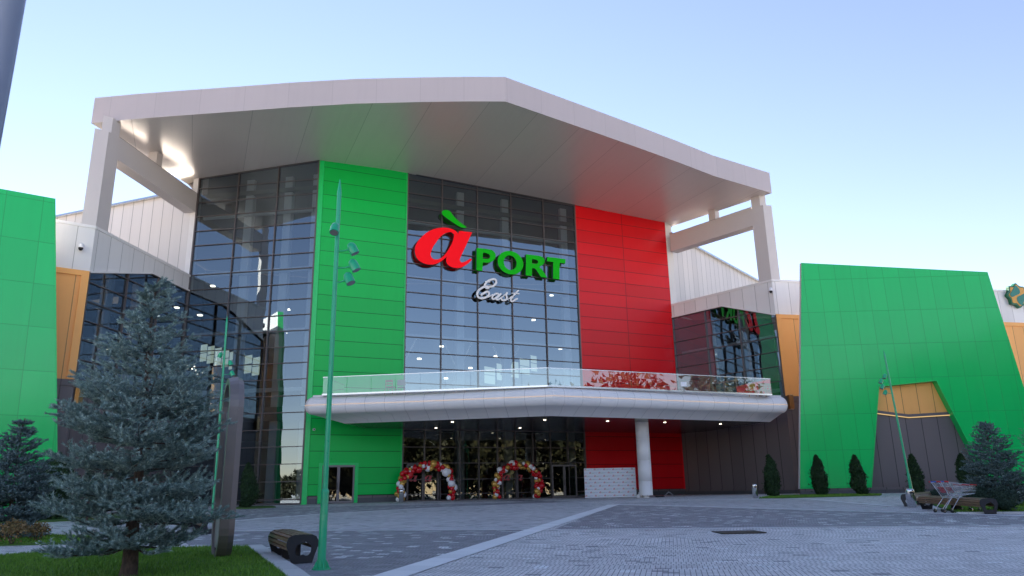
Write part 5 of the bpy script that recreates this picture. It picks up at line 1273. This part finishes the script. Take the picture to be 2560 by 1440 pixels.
mb = MB(); mb.box((0, 0, .42), (.17, 0, 0), (0, .05, 0), (0, 0, .13)); mb.build('housing', M['bal_white'], t); mb = MB(); mb.tube([(0, 0, 0), (0, 0, .3)], .02, 6); mb.tube([(0, 0, 0), (0, 0, .015)], .12, 10); mb.build('stand', M['benchblack'], t)
# balcony door in the right wing glazing
d0, d1 = D1.uz(1782, 960)[0], D1.uz(1843, 960)[0]; door(D1, min(d0, d1), max(d0, d1), ZD + .03, 9.15, 'door', .05)

# ------------------------------------------------------------------ woodland across the road behind the viewer (shows only as reflections)
rg = np.random.default_rng(99); V = []
trunk = MB()
spots = [(x, -40 - 14 * rg.random(), 7.5 + .15 * max(0, x + 5) + rg.uniform(-1, 2.5)) for x in np.arange(6, 82, 3.4)]
spots += [(x, -60 - 10 * rg.random(), 9 + .17 * max(0, x + 5) + rg.uniform(-1, 2.5)) for x in np.arange(-12, 100, 4.0)]
spots += [(40 + 26 * rg.random(), y, rg.uniform(12, 17)) for y in np.arange(-32, 30, 1.7)]
spots += [(x, -55 - 14 * rg.random(), rg.uniform(4.5, 7.5)) for x in np.arange(-90, 6, 3.5)]
for x, y, H in spots:
    x += rg.uniform(-1, 1); R = rg.uniform(.34, .46) * min(H, 9) + .6
    trunk.tube([(x, y, gz(y)), (x + .2, y, H * .45), (x - .1, y, H * .8)], [.22, .15, .05], 6)
    def smp(rg):
        v = unit(rg.normal(0, 1, 3)) * rg.random() ** .4; return np.array([x + v[0] * R, y + v[1] * R, H * .56 + v[2] * H * .46 - H * .06]), v
    V.append(leafcloud(1100, smp, 1.0, rg, .1))
wd = cloud_mesh('woodland', np.concatenate(V), M['wood_far'], None); tag(wd, 'brown autumn woodland across the road, seen only as reflections', 'woodland', kind='stuff')
o = trunk.build('woodland_trunks', M['bark'], wd)

# ------------------------------------------------------------------ daylight: low sun behind the building, clear sky
SUN_EL, SUN_AZ = 24.0, -22.0                      # azimuth from the view axis (+y), negative = to the left
w = bpy.data.worlds.new('World'); SC.world = w; w.use_nodes = True; nt = w.node_tree; nt.nodes.clear()
sky = nt.nodes.new('ShaderNodeTexSky'); sky.sky_type = 'NISHITA'; sky.sun_disc = False; sky.sun_elevation = rad(SUN_EL); sky.sun_rotation = rad(SUN_AZ)
sky.altitude = 300; sky.air_density = .95; sky.dust_density = 0.0; sky.ozone_density = 1.0
bg = nt.nodes.new('ShaderNodeBackground'); bg.inputs[1].default_value = .05; out = nt.nodes.new('ShaderNodeOutputWorld')
tint = nt.nodes.new('ShaderNodeMix'); tint.data_type = 'RGBA'; tint.blend_type = 'MULTIPLY'; tint.inputs[0].default_value = 1.0; tint.inputs[7].default_value = (1.11, .925, .93, 1)   # camera white balance set for shade
nt.links.new(sky.outputs[0], tint.inputs[6]); nt.links.new(tint.outputs[2], bg.inputs[0]); nt.links.new(bg.outputs[0], out.inputs[0])
sd = Vector((math.sin(rad(SUN_AZ)) * math.cos(rad(SUN_EL)), math.cos(rad(SUN_AZ)) * math.cos(rad(SUN_EL)), math.sin(rad(SUN_EL))))
L = bpy.data.lights.new('sun', 'SUN'); L.energy = 5.0; L.angle = rad(.5); L.color = (1, .90, .76)
lo = bpy.data.objects.new('sun', L); COL.objects.link(lo); lo.rotation_euler = sd.to_track_quat('Z', 'Y').to_euler(); lo.location = (0, 0, 60)

# ------------------------------------------------------------------ camera and view
cam = bpy.data.cameras.new('camera'); co = bpy.data.objects.new('camera', cam); COL.objects.link(co); SC.camera = co
cam.sensor_width = 36; cam.lens = F_PX / 2560 * 36; cam.clip_start = .1; cam.clip_end = 2000
mw = Matrix.Identity(4)
for i in range(3):
    for j in range(3): mw[i][j] = RC[i, j]
mw[2][3] = CAM_H; co.matrix_world = mw
cam.dof.use_dof = True; cam.dof.focus_distance = 42; cam.dof.aperture_fstop = 3.2
SC.view_settings.view_transform = 'Standard'; SC.view_settings.look = 'None'; SC.view_settings.exposure = 2.65; SC.view_settings.gamma = 1
SC.cycles.max_bounces = 10; SC.cycles.transparent_max_bounces = 16; SC.cycles.glossy_bounces = 5; SC.cycles.caustics_reflective = False
